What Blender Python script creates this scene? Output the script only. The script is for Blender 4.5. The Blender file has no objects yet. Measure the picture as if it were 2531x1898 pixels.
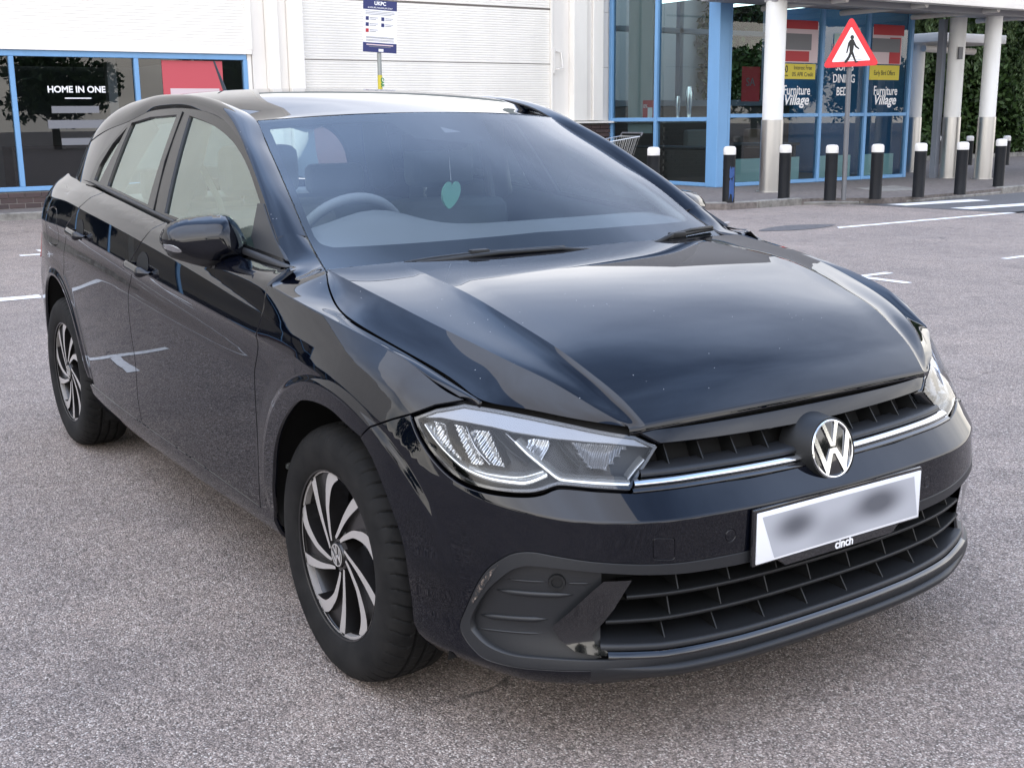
import bpy, bmesh, math, random
import numpy as np
from mathutils import Vector, Matrix
from mathutils.geometry import delaunay_2d_cdt
random.seed(7); np.random.seed(7)
R = math.radians
scn = bpy.context.scene
COL = scn.collection
# ------------------------------------------------------------------ camera
cd = bpy.data.cameras.new('camera'); cam = bpy.data.objects.new('camera', cd); COL.objects.link(cam)
cam.location = (2.4188, -1.9571, 1.3063)
_y, _p, _r = R(146.073), R(-12.632), R(-.5836)
_f = Vector((math.cos(_y)*math.cos(_p), math.sin(_y)*math.cos(_p), math.sin(_p)))
_rt = Vector((math.sin(_y), -math.cos(_y), 0)); _up = _rt.cross(_f)
_r2 = math.cos(_r)*_rt + math.sin(_r)*_up; _u2 = -math.sin(_r)*_rt + math.cos(_r)*_up
_m = Matrix((_r2, _u2, -_f)).transposed(); cam.rotation_euler = _m.to_euler()
cd.sensor_width = 36.0; cd.lens = 36.0*2931.0/2531.0; cd.clip_end = 600; cd.clip_start = .05
scn.camera = cam
# ------------------------------------------------------------------ sky and sun
SUN_EL, SUN_AZ = R(52), R(-62)          # azimuth measured from +X towards +Y
w = bpy.data.worlds.new('World'); scn.world = w; w.use_nodes = True
nt = w.node_tree; nt.nodes.clear()
def N(t, **k):
    n = nt.nodes.new(t)
    for a, v in k.items(): setattr(n, a, v)
    return n
sky = N('ShaderNodeTexSky', sky_type='NISHITA', sun_disc=False, sun_elevation=SUN_EL, sun_rotation=R(90)-SUN_AZ, air_density=1.0, dust_density=1.2, ozone_density=1.0)
tc = N('ShaderNodeTexCoord'); L = nt.links.new
def M_(op, a, b_=0., clamp=False):
    n = N('ShaderNodeMath', operation=op, use_clamp=clamp)
    for i, v in enumerate((a, b_)):
        if isinstance(v, bpy.types.NodeSocket): L(v, n.inputs[i])
        else: n.inputs[i].default_value = v
    return n.outputs[0]
sp_ = N('ShaderNodeSeparateXYZ'); L(tc.outputs['Generated'], sp_.inputs[0]); zz_ = M_('MAXIMUM', sp_.outputs[2], 0.0)
dn = M_('ADD', zz_, .22); px_ = M_('DIVIDE', sp_.outputs[0], dn); py_ = M_('DIVIDE', sp_.outputs[1], dn)
cv = N('ShaderNodeCombineXYZ'); L(px_, cv.inputs[0]); L(py_, cv.inputs[1])          # clouds lie on a flat layer overhead
n1 = N('ShaderNodeTexNoise'); n1.inputs['Scale'].default_value = .75; n1.inputs['Detail'].default_value = 8; n1.inputs['Roughness'].default_value = .52; L(cv.outputs[0], n1.inputs['Vector'])
cov = M_('ADD', n1.outputs['Fac'], M_('MULTIPLY', M_('SUBTRACT', 1.0, zz_), .20))
cr = N('ShaderNodeMapRange', interpolation_type='SMOOTHSTEP'); L(cov, cr.inputs[0]); cr.inputs[1].default_value = .30; cr.inputs[2].default_value = .66
n2 = N('ShaderNodeTexNoise'); n2.inputs['Scale'].default_value = 1.6; n2.inputs['Detail'].default_value = 7; L(cv.outputs[0], n2.inputs['Vector'])
hz = N('ShaderNodeMapRange'); L(zz_, hz.inputs[0]); hz.inputs[1].default_value = .10; hz.inputs[2].default_value = .80       # thin cloud overhead lets the blue through
c3 = N('ShaderNodeMix', data_type='RGBA'); L(hz.outputs[0], c3.inputs[0]); c3.inputs[6].default_value = (14.6, 13.9, 12.9, 1); c3.inputs[7].default_value = (6.2, 8.8, 14.2, 1)
c2 = N('ShaderNodeMix', data_type='RGBA', blend_type='MULTIPLY'); c2.inputs[0].default_value = 1.0; L(c3.outputs[2], c2.inputs[6])
c4_ = N('ShaderNodeValToRGB'); c4_.color_ramp.elements[0].color = (.72, .74, .78, 1); c4_.color_ramp.elements[1].color = (1.15, 1.14, 1.12, 1); c4_.color_ramp.elements[0].position = .32; c4_.color_ramp.elements[1].position = .68; L(n2.outputs['Fac'], c4_.inputs[0]); L(c4_.outputs[0], c2.inputs[7])
mx = N('ShaderNodeMix', data_type='RGBA'); bg = N('ShaderNodeBackground'); wo = N('ShaderNodeOutputWorld')
L(cr.outputs[0], mx.inputs[0]); L(sky.outputs[0], mx.inputs[6]); L(c2.outputs[2], mx.inputs[7])
L(mx.outputs[2], bg.inputs[0]); L(bg.outputs[0], wo.inputs[0]); bg.inputs[1].default_value = .15
sd = bpy.data.lights.new('sun', 'SUN'); sun = bpy.data.objects.new('sun', sd); COL.objects.link(sun)
sd.energy = 1.7; sd.angle = R(85); sd.color = (1, .90, .76)
sdir = Vector((math.cos(SUN_EL)*math.cos(SUN_AZ), math.cos(SUN_EL)*math.sin(SUN_AZ), math.sin(SUN_EL)))
sun.rotation_euler = sdir.to_track_quat('Z', 'Y').to_euler(); sun.location = (0, -6, 12)
vs = scn.view_settings; vs.view_transform = 'Standard'; vs.look = 'None'; vs.exposure = 0.44; vs.gamma = 1.0; vs.use_curve_mapping = False
scn.cycles.max_bounces = 10; scn.cycles.transparent_max_bounces = 16; scn.cycles.caustics_reflective = False; scn.cycles.caustics_refractive = False
scn.cycles.use_denoising = True
# ------------------------------------------------------------------ materials
MT = {}
def pm(name, col, rough=.5, metal=0., spec=.5, coat=0., coatr=.03, em=None, ems=1.):
    m = bpy.data.materials.new(name); m.use_nodes = True
    b = m.node_tree.nodes['Principled BSDF']
    b.inputs['Base Color'].default_value = (*col, 1); b.inputs['Roughness'].default_value = rough
    b.inputs['Metallic'].default_value = metal; b.inputs['Specular IOR Level'].default_value = spec
    b.inputs['Coat Weight'].default_value = coat; b.inputs['Coat Roughness'].default_value = coatr
    b.inputs['Coat IOR'].default_value = 1.5
    if em: b.inputs['Emission Color'].default_value = (*em, 1); b.inputs['Emission Strength'].default_value = ems
    MT[name] = m
    return m
class NB:
    """small node-graph helper"""
    def __init__(s, m): s.t = m.node_tree; s.b = s.t.nodes['Principled BSDF']
    def n(s, t, ins=None, **k):
        n = s.t.nodes.new(t)
        for a, v in k.items(): setattr(n, a, v)
        for a, v in (ins or {}).items(): s.set(n.inputs[a], v)
        return n
    def set(s, i, v):
        if isinstance(v, bpy.types.NodeSocket): s.t.links.new(v, i)
        else: i.default_value = v
    def pos(s, sc=(1, 1, 1)):
        g = s.n('ShaderNodeNewGeometry'); m = s.n('ShaderNodeMapping', {'Vector': g.outputs['Position'], 'Scale': sc}); return m.outputs[0]
    def noise(s, vec, scale, detail=4, rough=.55): return s.n('ShaderNodeTexNoise', {'Vector': vec, 'Scale': scale, 'Detail': detail, 'Roughness': rough}).outputs['Fac']
    def vor(s, vec, scale, out='Distance', **k): return s.n('ShaderNodeTexVoronoi', {'Vector': vec, 'Scale': scale}, **k).outputs[out]
    def ramp(s, f, stops):
        r = s.n('ShaderNodeValToRGB', {0: f}); e = r.color_ramp.elements
        while len(e) < len(stops): e.new(.5)
        for q, (p, c) in zip(e, stops): q.position = p; q.color = (*c, 1) if len(c) == 3 else c
        return r.outputs[0]
    def mix(s, f, a, b, bt='MIX'):
        m = s.n('ShaderNodeMix', data_type='RGBA', blend_type=bt); s.set(m.inputs[0], f); s.set(m.inputs[6], a); s.set(m.inputs[7], b); return m.outputs[2]
    def math(s, op, a, b=0.): 
        m = s.n('ShaderNodeMath', operation=op); s.set(m.inputs[0], a); s.set(m.inputs[1], b); return m.outputs[0]
    def bump(s, h, st, d): 
        b = s.n('ShaderNodeBump', {'Height': h, 'Strength': st, 'Distance': d}); s.set(s.b.inputs['Normal'], b.outputs[0])
    def col(s, v): s.set(s.b.inputs['Base Color'], v)
    def rough(s, v): s.set(s.b.inputs['Roughness'], v)
def c4(*c): return (*c, 1)
# body paint: near-black with a clear coat, fine dust specks
m = pm('paint', (.0014, .0020, .0045), .30, 0, .0, 1.0, .010); b = NB(m)
v = b.vor(b.pos(), 55, 'Distance'); n = b.noise(b.pos(), 9, 3)
sp = b.math('MULTIPLY', b.math('LESS_THAN', v, .055), b.math('GREATER_THAN', n, .56))
nz = b.n('ShaderNodeSeparateXYZ', {0: b.n('ShaderNodeNewGeometry').outputs['True Normal']}).outputs[2]
sp = b.math('MULTIPLY', sp, b.math('GREATER_THAN', nz, .75))
b.col(b.mix(sp, c4(.0014, .0020, .0045), c4(.35, .36, .38)))
b.set(b.b.inputs['Coat Weight'], b.math('SUBTRACT', 1.0, b.math('MULTIPLY', sp, .9)))
pm('gloss_black', (.004, .004, .005), .10, 0, .5, 1.0, .02)
m = pm('plastic', (.014, .015, .017), .42, 0, .45); b = NB(m); b.bump(b.noise(b.pos(), 900, 2), .12, .001)
m = pm('plastic_dark', (.007, .0075, .008), .5, 0, .4)
pm('rubber_trim', (.012, .012, .013), .5); pm('frame_black', (.004, .004, .0045), .22, 0, .35)
m = pm('tyre', (.008, .008, .008), .78, 0, .22); b = NB(m)
b.col(b.mix(b.ramp(b.noise(b.pos(), 16, 5), [(.35, (0, 0, 0)), (.7, (1, 1, 1))]), c4(.005, .005, .0052), c4(.013, .0125, .012)))
pm('chrome', (.86, .87, .88), .08, 1.0)
m = pm('machined', (.50, .475, .455), .40, .5)
pm('wheel_dark', (.014, .013, .013), .34, .3, .5, .4, .15)
pm('black_void', (.003, .003, .003), .9)
pm('interior', (.20, .215, .23), .75, 0, .3)
pm('interior_lt', (.30, .31, .30), .8)
pm('lens_dark', (.006, .0065, .007), .4, 0, .3)
pm('reflector', (.50, .51, .52), .22, 1.0)
pm('drl', (.82, .84, .84), .14, .75)
pm('amber', (.6, .55, .5), .15, .6)
m = pm('red_lens', (.22, .008, .012), .12, 0, .5, 1)
pm('plate_white', (.74, .75, .77), .30); 
m = pm('plate_print', (.5, .5, .5), .32); b = NB(m)
g = b.n('ShaderNodeTexCoord').outputs['Generated']
def blot(x, z, r_, sx_):
    v = b.n('ShaderNodeMapping', {'Vector': g, 'Location': (0, -x * sx_, -z), 'Scale': (0, sx_, 1)}); l = b.n('ShaderNodeVectorMath', {0: v.outputs[0]}, operation='LENGTH').outputs['Value']
    return b.n('ShaderNodeMapRange', {0: l, 1: 0., 2: r_, 3: 1., 4: 0.}, interpolation_type='SMOOTHERSTEP').outputs[0]
f_ = b.math('ADD', b.math('ADD', blot(.20, .62, .55, 2.6), b.math('MULTIPLY', blot(.72, .60, .62, 2.2), 1.1)), b.math('MULTIPLY', blot(.45, .3, .6, 2.4), .35))
b.col(b.mix(f_, c4(.40, .41, .44), c4(.10, .105, .12)))
m = pm('scuff', (.2, .17, .15), .7); b = NB(m); b.col(b.ramp(b.noise(b.pos((1, 1, .6)), 140, 6, .75), [(.50, (.014, .015, .017)), (.58, (.10, .075, .06)), (.68, (.42, .37, .33))])); b.bump(b.noise(b.pos(), 160, 4), .5, .002)
pm('white_print', (.85, .86, .87), .4)
pm('freshener', (.20, .52, .38), .5)
def glass(name, tint, r0=.045, extra=0., gcol=(1, 1, 1)):
    m = bpy.data.materials.new(name); m.use_nodes = True; t = m.node_tree; t.nodes.clear()
    o = t.nodes.new('ShaderNodeOutputMaterial'); mx = t.nodes.new('ShaderNodeMixShader')
    tr = t.nodes.new('ShaderNodeBsdfTransparent'); tr.inputs[0].default_value = (*tint, 1)
    gl = t.nodes.new('ShaderNodeBsdfGlossy'); gl.inputs['Roughness'].default_value = .0; gl.inputs[0].default_value = (*gcol, 1)
    fr = t.nodes.new('ShaderNodeFresnel'); fr.inputs[0].default_value = 1.5
    ad = t.nodes.new('ShaderNodeMath'); ad.operation = 'ADD'; ad.use_clamp = True; ad.inputs[1].default_value = extra
    t.links.new(fr.outputs[0], ad.inputs[0]); t.links.new(ad.outputs[0], mx.inputs[0]); t.links.new(tr.outputs[0], mx.inputs[1]); t.links.new(gl.outputs[0], mx.inputs[2]); t.links.new(mx.outputs[0], o.inputs[0])
    MT[name] = m
glass('windscreen_glass', (.92, .97, .96), extra=.03)
glass('side_glass', (.70, .84, .77), extra=.15, gcol=(.90, 1, .95))
glass('lens_clear', (.95, .96, .97), extra=-.012)
glass('shop_glass', (.66, .80, .84), extra=.015)
glass('shop_glass_dark', (.42, .47, .52), extra=.02)
# ground and buildings
m = pm('asphalt', (.16, .15, .145), .85, 0, .3); b = NB(m); P = b.pos()
cell = b.vor(P, 230, 'Color'); sepc = b.n('ShaderNodeSeparateColor', {0: cell})
stones = b.ramp(sepc.outputs[0], [(0, (.15, .130, .116)), (.30, (.275, .236, .210)), (.62, (.395, .335, .297)), (.86, (.49, .42, .375)), (.965, (.68, .63, .57))])
pits = b.ramp(b.vor(P, 230, 'Distance'), [(.25, (1, 1, 1)), (.80, (.50, .49, .49))])
big = b.mix(1.0, b.ramp(b.noise(P, .9, 5), [(.3, (.86, .85, .86)), (.7, (1.10, 1.07, 1.05))]), b.ramp(b.noise(P, 4.5, 6, .65), [(.28, (.80, .80, .81)), (.5, (1, 1, 1)), (.75, (1.10, 1.08, 1.06))]), 'MULTIPLY')
fine = b.ramp(b.noise(P, 40, 4), [(.3, (.82, .82, .82)), (.7, (1.16, 1.15, 1.14))])
c = b.mix(1.0, stones, pits, 'MULTIPLY'); c = b.mix(1.0, c, big, 'MULTIPLY'); c = b.mix(1.0, c, fine, 'MULTIPLY')
stain = b.ramp(b.noise(b.pos((.5, .5, 1)), 2.1, 6, .6), [(.56, (0, 0, 0)), (.74, (1, 1, 1))])
c = b.mix(b.math('MULTIPLY', stain, .35), c, c4(.36, .31, .275))
spot = b.ramp(b.vor(b.pos((1, 1, 0)), .55, 'Distance'), [(.03, (1, 1, 1)), (.11, (0, 0, 0))]); c = b.mix(b.math('MULTIPLY', spot, b.ramp(b.noise(P, 7, 5), [(.42, (0, 0, 0)), (.62, (.6, .6, .6))])), c, c4(.07, .062, .058))
crk = b.ramp(b.n('ShaderNodeTexVoronoi', {'Vector': b.n('ShaderNodeVectorMath', {0: b.pos((1, 1, 0)), 1: b.n('ShaderNodeTexNoise', {'Vector': P, 'Scale': 1.6, 'Detail': 5}).outputs['Color']}, operation='ADD').outputs[0], 'Scale': .33}, feature='DISTANCE_TO_EDGE').outputs['Distance'], [(.0, (1, 1, 1)), (.0035, (0, 0, 0))])
c = b.mix(b.math('MULTIPLY', crk, b.ramp(b.noise(P, 1.1, 3), [(.5, (0, 0, 0)), (.62, (.75, .75, .75))])), c, c4(.06, .053, .05)); b.col(c)
h = b.math('ADD', b.math('MULTIPLY', b.vor(P, 230, 'Distance'), -.7), b.math('MULTIPLY', b.noise(P, 60, 4), .6))
b.bump(h, .9, .006)
m = pm('asphalt_road', (.19, .165, .16), .9, 0, .3); b = NB(m); P = b.pos()
c = b.ramp(b.noise(P, 55, 4, .7), [(.3, (.13, .105, .10)), (.55, (.225, .185, .178)), (.75, (.31, .27, .26))])
c = b.mix(1.0, c, b.ramp(b.noise(P, .6, 5), [(.3, (.88, .88, .9)), (.7, (1.08, 1.05, 1.04))]), 'MULTIPLY'); b.col(c); b.bump(b.noise(P, 70, 3), .6, .006)
m = pm('pavement', (.15, .13, .12), .9); b = NB(m); P = b.pos()
b.col(b.ramp(b.noise(P, 14, 6, .65), [(.3, (.085, .072, .066)), (.7, (.19, .165, .15))])); b.bump(b.noise(P, 50, 4), .5, .004)
m = pm('kerb_stone', (.26, .25, .23), .9); b = NB(m); P = b.pos()
b.col(b.ramp(b.noise(P, 6, 7, .7), [(.3, (.10, .095, .085)), (.7, (.30, .285, .26))])); b.bump(b.noise(P, 30, 4), .5, .006)
m = pm('road_paint', (.72, .71, .68), .8); b = NB(m); P = b.pos()
b.col(b.ramp(b.noise(P, 25, 6, .75), [(.30, (.34, .31, .30)), (.47, (.72, .71, .69))]))
m = pm('tar_patch', (.05, .05, .052), .8); b = NB(m); b.col(b.ramp(b.noise(b.pos(), 20, 5), [(.3, (.05, .05, .052)), (.7, (.13, .12, .118))]))
m = pm('dark_road', (.07, .07, .072), .85); b = NB(m); b.col(b.ramp(b.noise(b.pos(), 40, 5), [(.3, (.055, .055, .058)), (.7, (.12, .117, .117))]))
def dirty(name, col, rough, dk, sc=1.4, amt=.35, spec=.5):
    m = pm(name, col, rough, 0, spec); b = NB(m)
    f = b.ramp(b.noise(b.pos((1, 1, .35)), sc, 7, .6), [(.42, (0, 0, 0)), (.8, (1, 1, 1))])
    b.col(b.mix(b.math('MULTIPLY', f, amt), c4(*col), c4(*dk))); return m
dirty('cladding', (.84, .81, .745), .45, (.56, .54, .50))
dirty('white_paint', (.85, .82, .76), .5, (.55, .52, .47))
dirty('panel_white', (.77, .74, .69), .5, (.5, .485, .46))
dirty('blue_frame', (.165, .35, .60), .42, (.11, .24, .42), 3, .4)
pm('blue_frame_dk', (.04, .15, .30), .45)
m = pm('brick', (.075, .048, .046), .85); b = NB(m); oi = b.n('ShaderNodeObjectInfo').outputs['Random']
b.col(b.mix(b.noise(b.pos(), 9, 5), b.ramp(oi, [(0, (.050, .035, .036)), (.5, (.082, .052, .050)), (1, (.115, .074, .068))]), c4(.06, .045, .045)))
pm('mortar', (.20, .18, .165), .95)
dirty('column_white', (.76, .76, .74), .45, (.46, .44, .40), 2.5, .4)
m = pm('steel', (.58, .57, .55), .30, 1.0)
pm('grey_metal', (.23, .25, .29), .45, .3)
pm('canopy_grey', (.32, .32, .33), .6)
dirty('bollard_black', (.006, .007, .009), .5, (.02, .022, .028), 8, .4, .2)
dirty('bollard_white', (.66, .64, .61), .5, (.42, .38, .32), 12, .5)
pm('bollard_blue', (.015, .06, .20), .5)
pm('sign_red', (.62, .022, .032), .4); pm('sign_white', (.80, .80, .81), .4); pm('sign_black', (.008, .008, .008), .5); pm('sign_grey', (.15, .155, .165), .5, .4)
pm('sign_navy', (.014, .022, .12), .4); pm('print_grey', (.16, .165, .18), .5); pm('galv', (.30, .32, .31), .45, .6); pm('tape_yellow', (.55, .46, .04), .5); pm('tape_green', (.03, .22, .08), .5)
pm('poster_red', (.42, .02, .028), .5); pm('poster_yellow', (.62, .52, .045), .5); pm('poster_pale', (.62, .50, .52), .5); pm('print_dark', (.03, .03, .03), .6); pm('poster_pinkred', (.50, .07, .09), .5)
pm('shop_wall', (.30, .33, .32), .8); pm('shop_floor', (.17, .15, .13), .5); pm('shop_dark', (.06, .06, .062), .8); pm('shop_counter', (.075, .062, .055), .6); pm('shop_frost', (.42, .58, .56), .6); pm('shop_cream', (.55, .53, .48), .7)
pm('furn_grey', (.20, .19, .18), .8); pm('furn_brown', (.12, .075, .05), .6); pm('silver_vase', (.7, .7, .7), .22, 1.); pm('trolley_wire', (.62, .63, .63), .3, .9); pm('trolley_grey', (.10, .10, .11), .5)
pm('strip_light', (.9, .95, .95), .5, em=(.85, 1, .97), ems=2.2)
def leafmat(name, a, c):
    m = pm(name, a, .55, 0, .3); b = NB(m); g = b.n('ShaderNodeNewGeometry')
    b.col(b.mix(b.noise(b.pos(), 1.6, 3), b.ramp(g.outputs['Random Per Island'], [(0, a), (1, c)]), c4(*[q * .8 for q in a])))
    b.set(b.b.inputs['Transmission Weight'], 0.0)
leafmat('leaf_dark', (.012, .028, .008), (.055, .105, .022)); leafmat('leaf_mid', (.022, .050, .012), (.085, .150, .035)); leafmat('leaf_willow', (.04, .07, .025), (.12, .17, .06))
pm('bark', (.075, .055, .04), .9); pm('soil', (.05, .04, .03), .95)
dirty('house_brick', (.22, .10, .07), .9, (.14, .07, .055), 3); pm('roof_tile', (.10, .06, .05), .8)

pm('lens_silver',(.22,.23,.25),.25,.6)
# ------------------------------------------------------------------ helpers
def wloc(o):
    v = Vector((0, 0, 0))
    while o is not None: v = v + o.location; o = o.parent
    return v
def tag(o, label=None, cat=None, group=None, kind=None):
    for k, v in (('label', label), ('category', cat), ('group', group), ('kind', kind)):
        if v: o[k] = v
    return o
def empty(name, loc, label=None, cat=None, group=None):
    o = bpy.data.objects.new(name, None); COL.objects.link(o); o.location = loc; o.empty_display_size = .2
    return tag(o, label, cat, group)
def mk(name, V, F, mat, parent=None, smooth=False, normals=None, mats=None, fm=None, auto=None):
    """world-space vertices -> one mesh object (parent locations subtracted, no rotations used)"""
    V = np.asarray(V, float); off = Vector((0, 0, 0))
    if parent is not None: off = wloc(parent)
    me = bpy.data.meshes.new(name); me.from_pydata((V - np.array(off)).tolist(), [], [tuple(int(i) for i in f) for f in F])
    for q in (mats or [mat]): me.materials.append(MT[q])
    if fm is not None: me.polygons.foreach_set('material_index', list(fm))
    if smooth or normals is not None: me.polygons.foreach_set('use_smooth', [True] * len(me.polygons))
    if normals is not None: me.normals_split_custom_set_from_vertices(np.asarray(normals, float).tolist())
    if auto: me.set_sharp_from_angle(angle=R(auto))
    me.update(); o = bpy.data.objects.new(name, me); COL.objects.link(o)
    if parent is not None: o.parent = parent
    return o
class MB:
    """mesh collector"""
    def __init__(s): s.V = []; s.F = []; s.M = []
    def add(s, V, F, mi=0):
        k = len(s.V); s.V += [tuple(map(float, v)) for v in V]; s.F += [tuple(i + k for i in f) for f in F]; s.M += [mi] * len(F); return s
    def box(s, a, b, mi=0, bev=0.):
        (x0, y0, z0), (x1, y1, z1) = a, b
        return s.add([(x0, y0, z0), (x1, y0, z0), (x1, y1, z0), (x0, y1, z0), (x0, y0, z1), (x1, y0, z1), (x1, y1, z1), (x0, y1, z1)], [(0, 3, 2, 1), (4, 5, 6, 7), (0, 1, 5, 4), (1, 2, 6, 5), (2, 3, 7, 6), (3, 0, 4, 7)], mi)
    def tube(s, path, r, n=8, mi=0, cap=True):
        P = [Vector(p) for p in path]; rs = r if isinstance(r, (list, tuple)) else [r] * len(P); V = []; F = []
        up = None
        for i, p in enumerate(P):
            t = (P[min(i + 1, len(P) - 1)] - P[max(i - 1, 0)]).normalized()
            if up is None: up = t.orthogonal().normalized()
            up = (up - t * up.dot(t)).normalized(); sd_ = t.cross(up)
            for k in range(n):
                a = 2 * math.pi * k / n; V.append(p + (up * math.cos(a) + sd_ * math.sin(a)) * rs[i])
        for i in range(len(P) - 1):
            for k in range(n): F.append((i * n + k, i * n + (k + 1) % n, (i + 1) * n + (k + 1) % n, (i + 1) * n + k))
        if cap: F += [tuple(range(n - 1, -1, -1)), tuple(range((len(P) - 1) * n, len(P) * n))]
        return s.add(V, F, mi)
    def lathe(s, prof, c, n=24, mi=0, axis='z'):
        """prof [(r,h)] around axis through c"""
        V = []; F = []
        for r_, h in prof:
            for k in range(n):
                a = 2 * math.pi * k / n; p = (r_ * math.cos(a), r_ * math.sin(a), h)
                if axis == 'y': p = (r_ * math.sin(a), h, r_ * math.cos(a))
                if axis == 'x': p = (h, r_ * math.cos(a), r_ * math.sin(a))
                V.append((c[0] + p[0], c[1] + p[1], c[2] + p[2]))
        for i in range(len(prof) - 1):
            for k in range(n): F.append((i * n + k, i * n + (k + 1) % n, (i + 1) * n + (k + 1) % n, (i + 1) * n + k))
        F += [tuple(range(n - 1, -1, -1)), tuple(range((len(prof) - 1) * n, len(prof) * n))]
        return s.add(V, F, mi)
    def prism(s, poly, a, u, v, d, mi=0):
        """2-D polygon in the frame (a; u, v), extruded by vector d"""
        a, u, v, d = map(Vector, (a, u, v, d)); n = len(poly)
        B_ = [a + u * p + v * q for p, q in poly]; V = B_ + [p + d for p in B_]
        F = [tuple(range(n - 1, -1, -1)), tuple(range(n, 2 * n))] + [(i, (i + 1) % n, n + (i + 1) % n, n + i) for i in range(n)]
        return s.add(V, F, mi)
    def build(s, name, mat, parent=None, smooth=False, auto=None, bevel=0., segs=2):
        mats = mat if isinstance(mat, list) else [mat]
        o = mk(name, s.V, s.F, None, parent, smooth or bool(auto), None, mats, s.M if len(mats) > 1 else None, auto)
        bm = bmesh.new(); bm.from_mesh(o.data); bmesh.ops.recalc_face_normals(bm, faces=bm.faces)
        if bevel: bmesh.ops.bevel(bm, geom=[e for e in bm.edges if e.is_manifold and e.calc_face_angle(0) > .5], offset=bevel, segments=segs, profile=.6, affect='EDGES', clamp_overlap=True)
        bm.to_mesh(o.data); bm.free()
        if bevel: o.data.polygons.foreach_set('use_smooth', [True] * len(o.data.polygons)); o.data.set_sharp_from_angle(angle=R(35))
        return o
def pip(pts, poly):
    x, y = pts[:, 0], pts[:, 1]; c = np.zeros(len(pts), bool); n = len(poly)
    for i in range(n):
        x0, y0 = poly[i]; x1, y1 = poly[(i + 1) % n]
        if y0 == y1: continue
        k = (y0 > y) != (y1 > y); c ^= k & (x < (x1 - x0) * (y - y0) / (y1 - y0) + x0)
    return c
def bdist(pts, poly):
    d = np.full(len(pts), 1e9); a = np.asarray(poly); b_ = np.roll(a, -1, 0)
    for p, q in zip(a, b_):
        e = q - p; l = e @ e
        if l < 1e-12: continue
        t = np.clip(((pts - p) @ e) / l, 0, 1); d = np.minimum(d, np.hypot(*(pts - p - t[:, None] * e).T))
    return d
def resam(poly, sp, closed=True):
    out = []; n = len(poly)
    for i in range(n if closed else n - 1):
        a = np.array(poly[i], float); c = np.array(poly[(i + 1) % n], float); k = max(1, int(np.ceil(np.linalg.norm(c - a) / sp)))
        for j in range(k): out.append(a + (c - a) * j / k)
    if not closed: out.append(np.array(poly[-1], float))
    return np.array(out)
def area(p): p = np.asarray(p); q = np.roll(p, -1, 0); return .5 * (p[:, 0] * q[:, 1] - q[:, 0] * p[:, 1]).sum()
def inset(p, d):
    """move a closed dense polygon inwards by d"""
    p = np.asarray(p, float)
    if area(p) < 0: p = p[::-1]
    e = np.roll(p, -1, 0) - np.roll(p, 1, 0); e /= np.linalg.norm(e, axis=1, keepdims=True) + 1e-12
    return p + np.c_[-e[:, 1], e[:, 0]] * d
def smooth_pl(pts, n=8, closed=False):
    """Catmull-Rom through points"""
    P = np.asarray(pts, float); m = len(P); out = []
    for i in range(m if closed else m - 1):
        g = (lambda k: P[k % m]) if closed else (lambda k: P[min(max(k, 0), m - 1)])
        a, b_, c, d = g(i - 1), g(i), g(i + 1), g(i + 2)
        for j in range(n):
            t = j / n; out.append(.5 * ((2 * b_) + (c - a) * t + (2 * a - 5 * b_ + 4 * c - d) * t * t + (3 * b_ - a - 3 * c + d) * t ** 3))
    if not closed: out.append(P[-1])
    return np.array(out)
def panel(name, outer, holes, mapf, nf, sp, mat, parent=None, fl=.012, gap=.0018, rows=(), flip=False, extra_pts=None):
    """surface patch: polygon with holes in parameter space, mapped to 3-D, analytic normals, folded edge"""
    O = resam(outer, sp); O = inset(O, gap); HS = []
    for h in holes:
        h = resam(h, sp)
        if area(h) < 0: h = h[::-1]
        HS.append(inset(h, -gap)[::-1] if gap else h[::-1])
    lo, hi = O.min(0), O.max(0)
    gx, gy = np.meshgrid(np.arange(lo[0] + sp * .5, hi[0], sp), np.arange(lo[1] + sp * .5, hi[1], sp * .9), indexing='ij')
    gx = gx + (np.arange(gx.shape[1]) % 2) * sp * .5
    G_ = np.c_[gx.ravel(), gy.ravel()]
    def ok(p, d):
        k = pip(p, O)
        for h in HS: k &= ~pip(p, h)
        p2 = p[k]; dd = bdist(p2, O)
        for h in HS: dd = np.minimum(dd, bdist(p2, h))
        return p2[dd > d]
    ex = []
    for r_ in rows: ex.append(ok(resam(np.asarray(r_), sp * .7, False), sp * .25))
    G_ = ok(G_, sp * .5)
    if ex:
        E_ = np.concatenate(ex)
        if len(E_) and len(G_):
            keep = np.ones(len(G_), bool)
            for i in range(0, len(G_), 4000):
                d2 = ((G_[i:i + 4000, None, :] - E_[None]) ** 2).sum(-1).min(1); keep[i:i + 4000] = d2 > (sp * .55) ** 2
            G_ = np.concatenate([G_[keep], E_])
    loops = [O] + HS; V = []; ED = []
    for l_ in loops:
        k = len(V); V += l_.tolist(); ED += [(k + i, k + (i + 1) % len(l_)) for i in range(len(l_))]
    V += G_.tolist()
    r_ = delaunay_2d_cdt([Vector(v) for v in V], ED, [], 0, 1e-7)
    v2 = np.array([tuple(v) for v in r_[0]]); T = np.array([f for f in r_[2] if len(f) == 3], int)
    ce = v2[T].mean(1); k = pip(ce, O)
    for h in HS: k &= ~pip(ce, h)
    T = T[k]; used = np.unique(T); rm = -np.ones(len(v2), int); rm[used] = np.arange(len(used)); v2 = v2[used]; T = rm[T]
    P = mapf(v2[:, 0], v2[:, 1]); Nn = nf(v2[:, 0], v2[:, 1])
    tn = np.cross(P[T[:, 1]] - P[T[:, 0]], P[T[:, 2]] - P[T[:, 0]]); fl_ = (tn * Nn[T].mean(1)).sum(1) < 0
    T[fl_] = T[fl_][:, ::-1]
    return finish(name, P, T.tolist(), Nn, mat, parent, fl)
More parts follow.
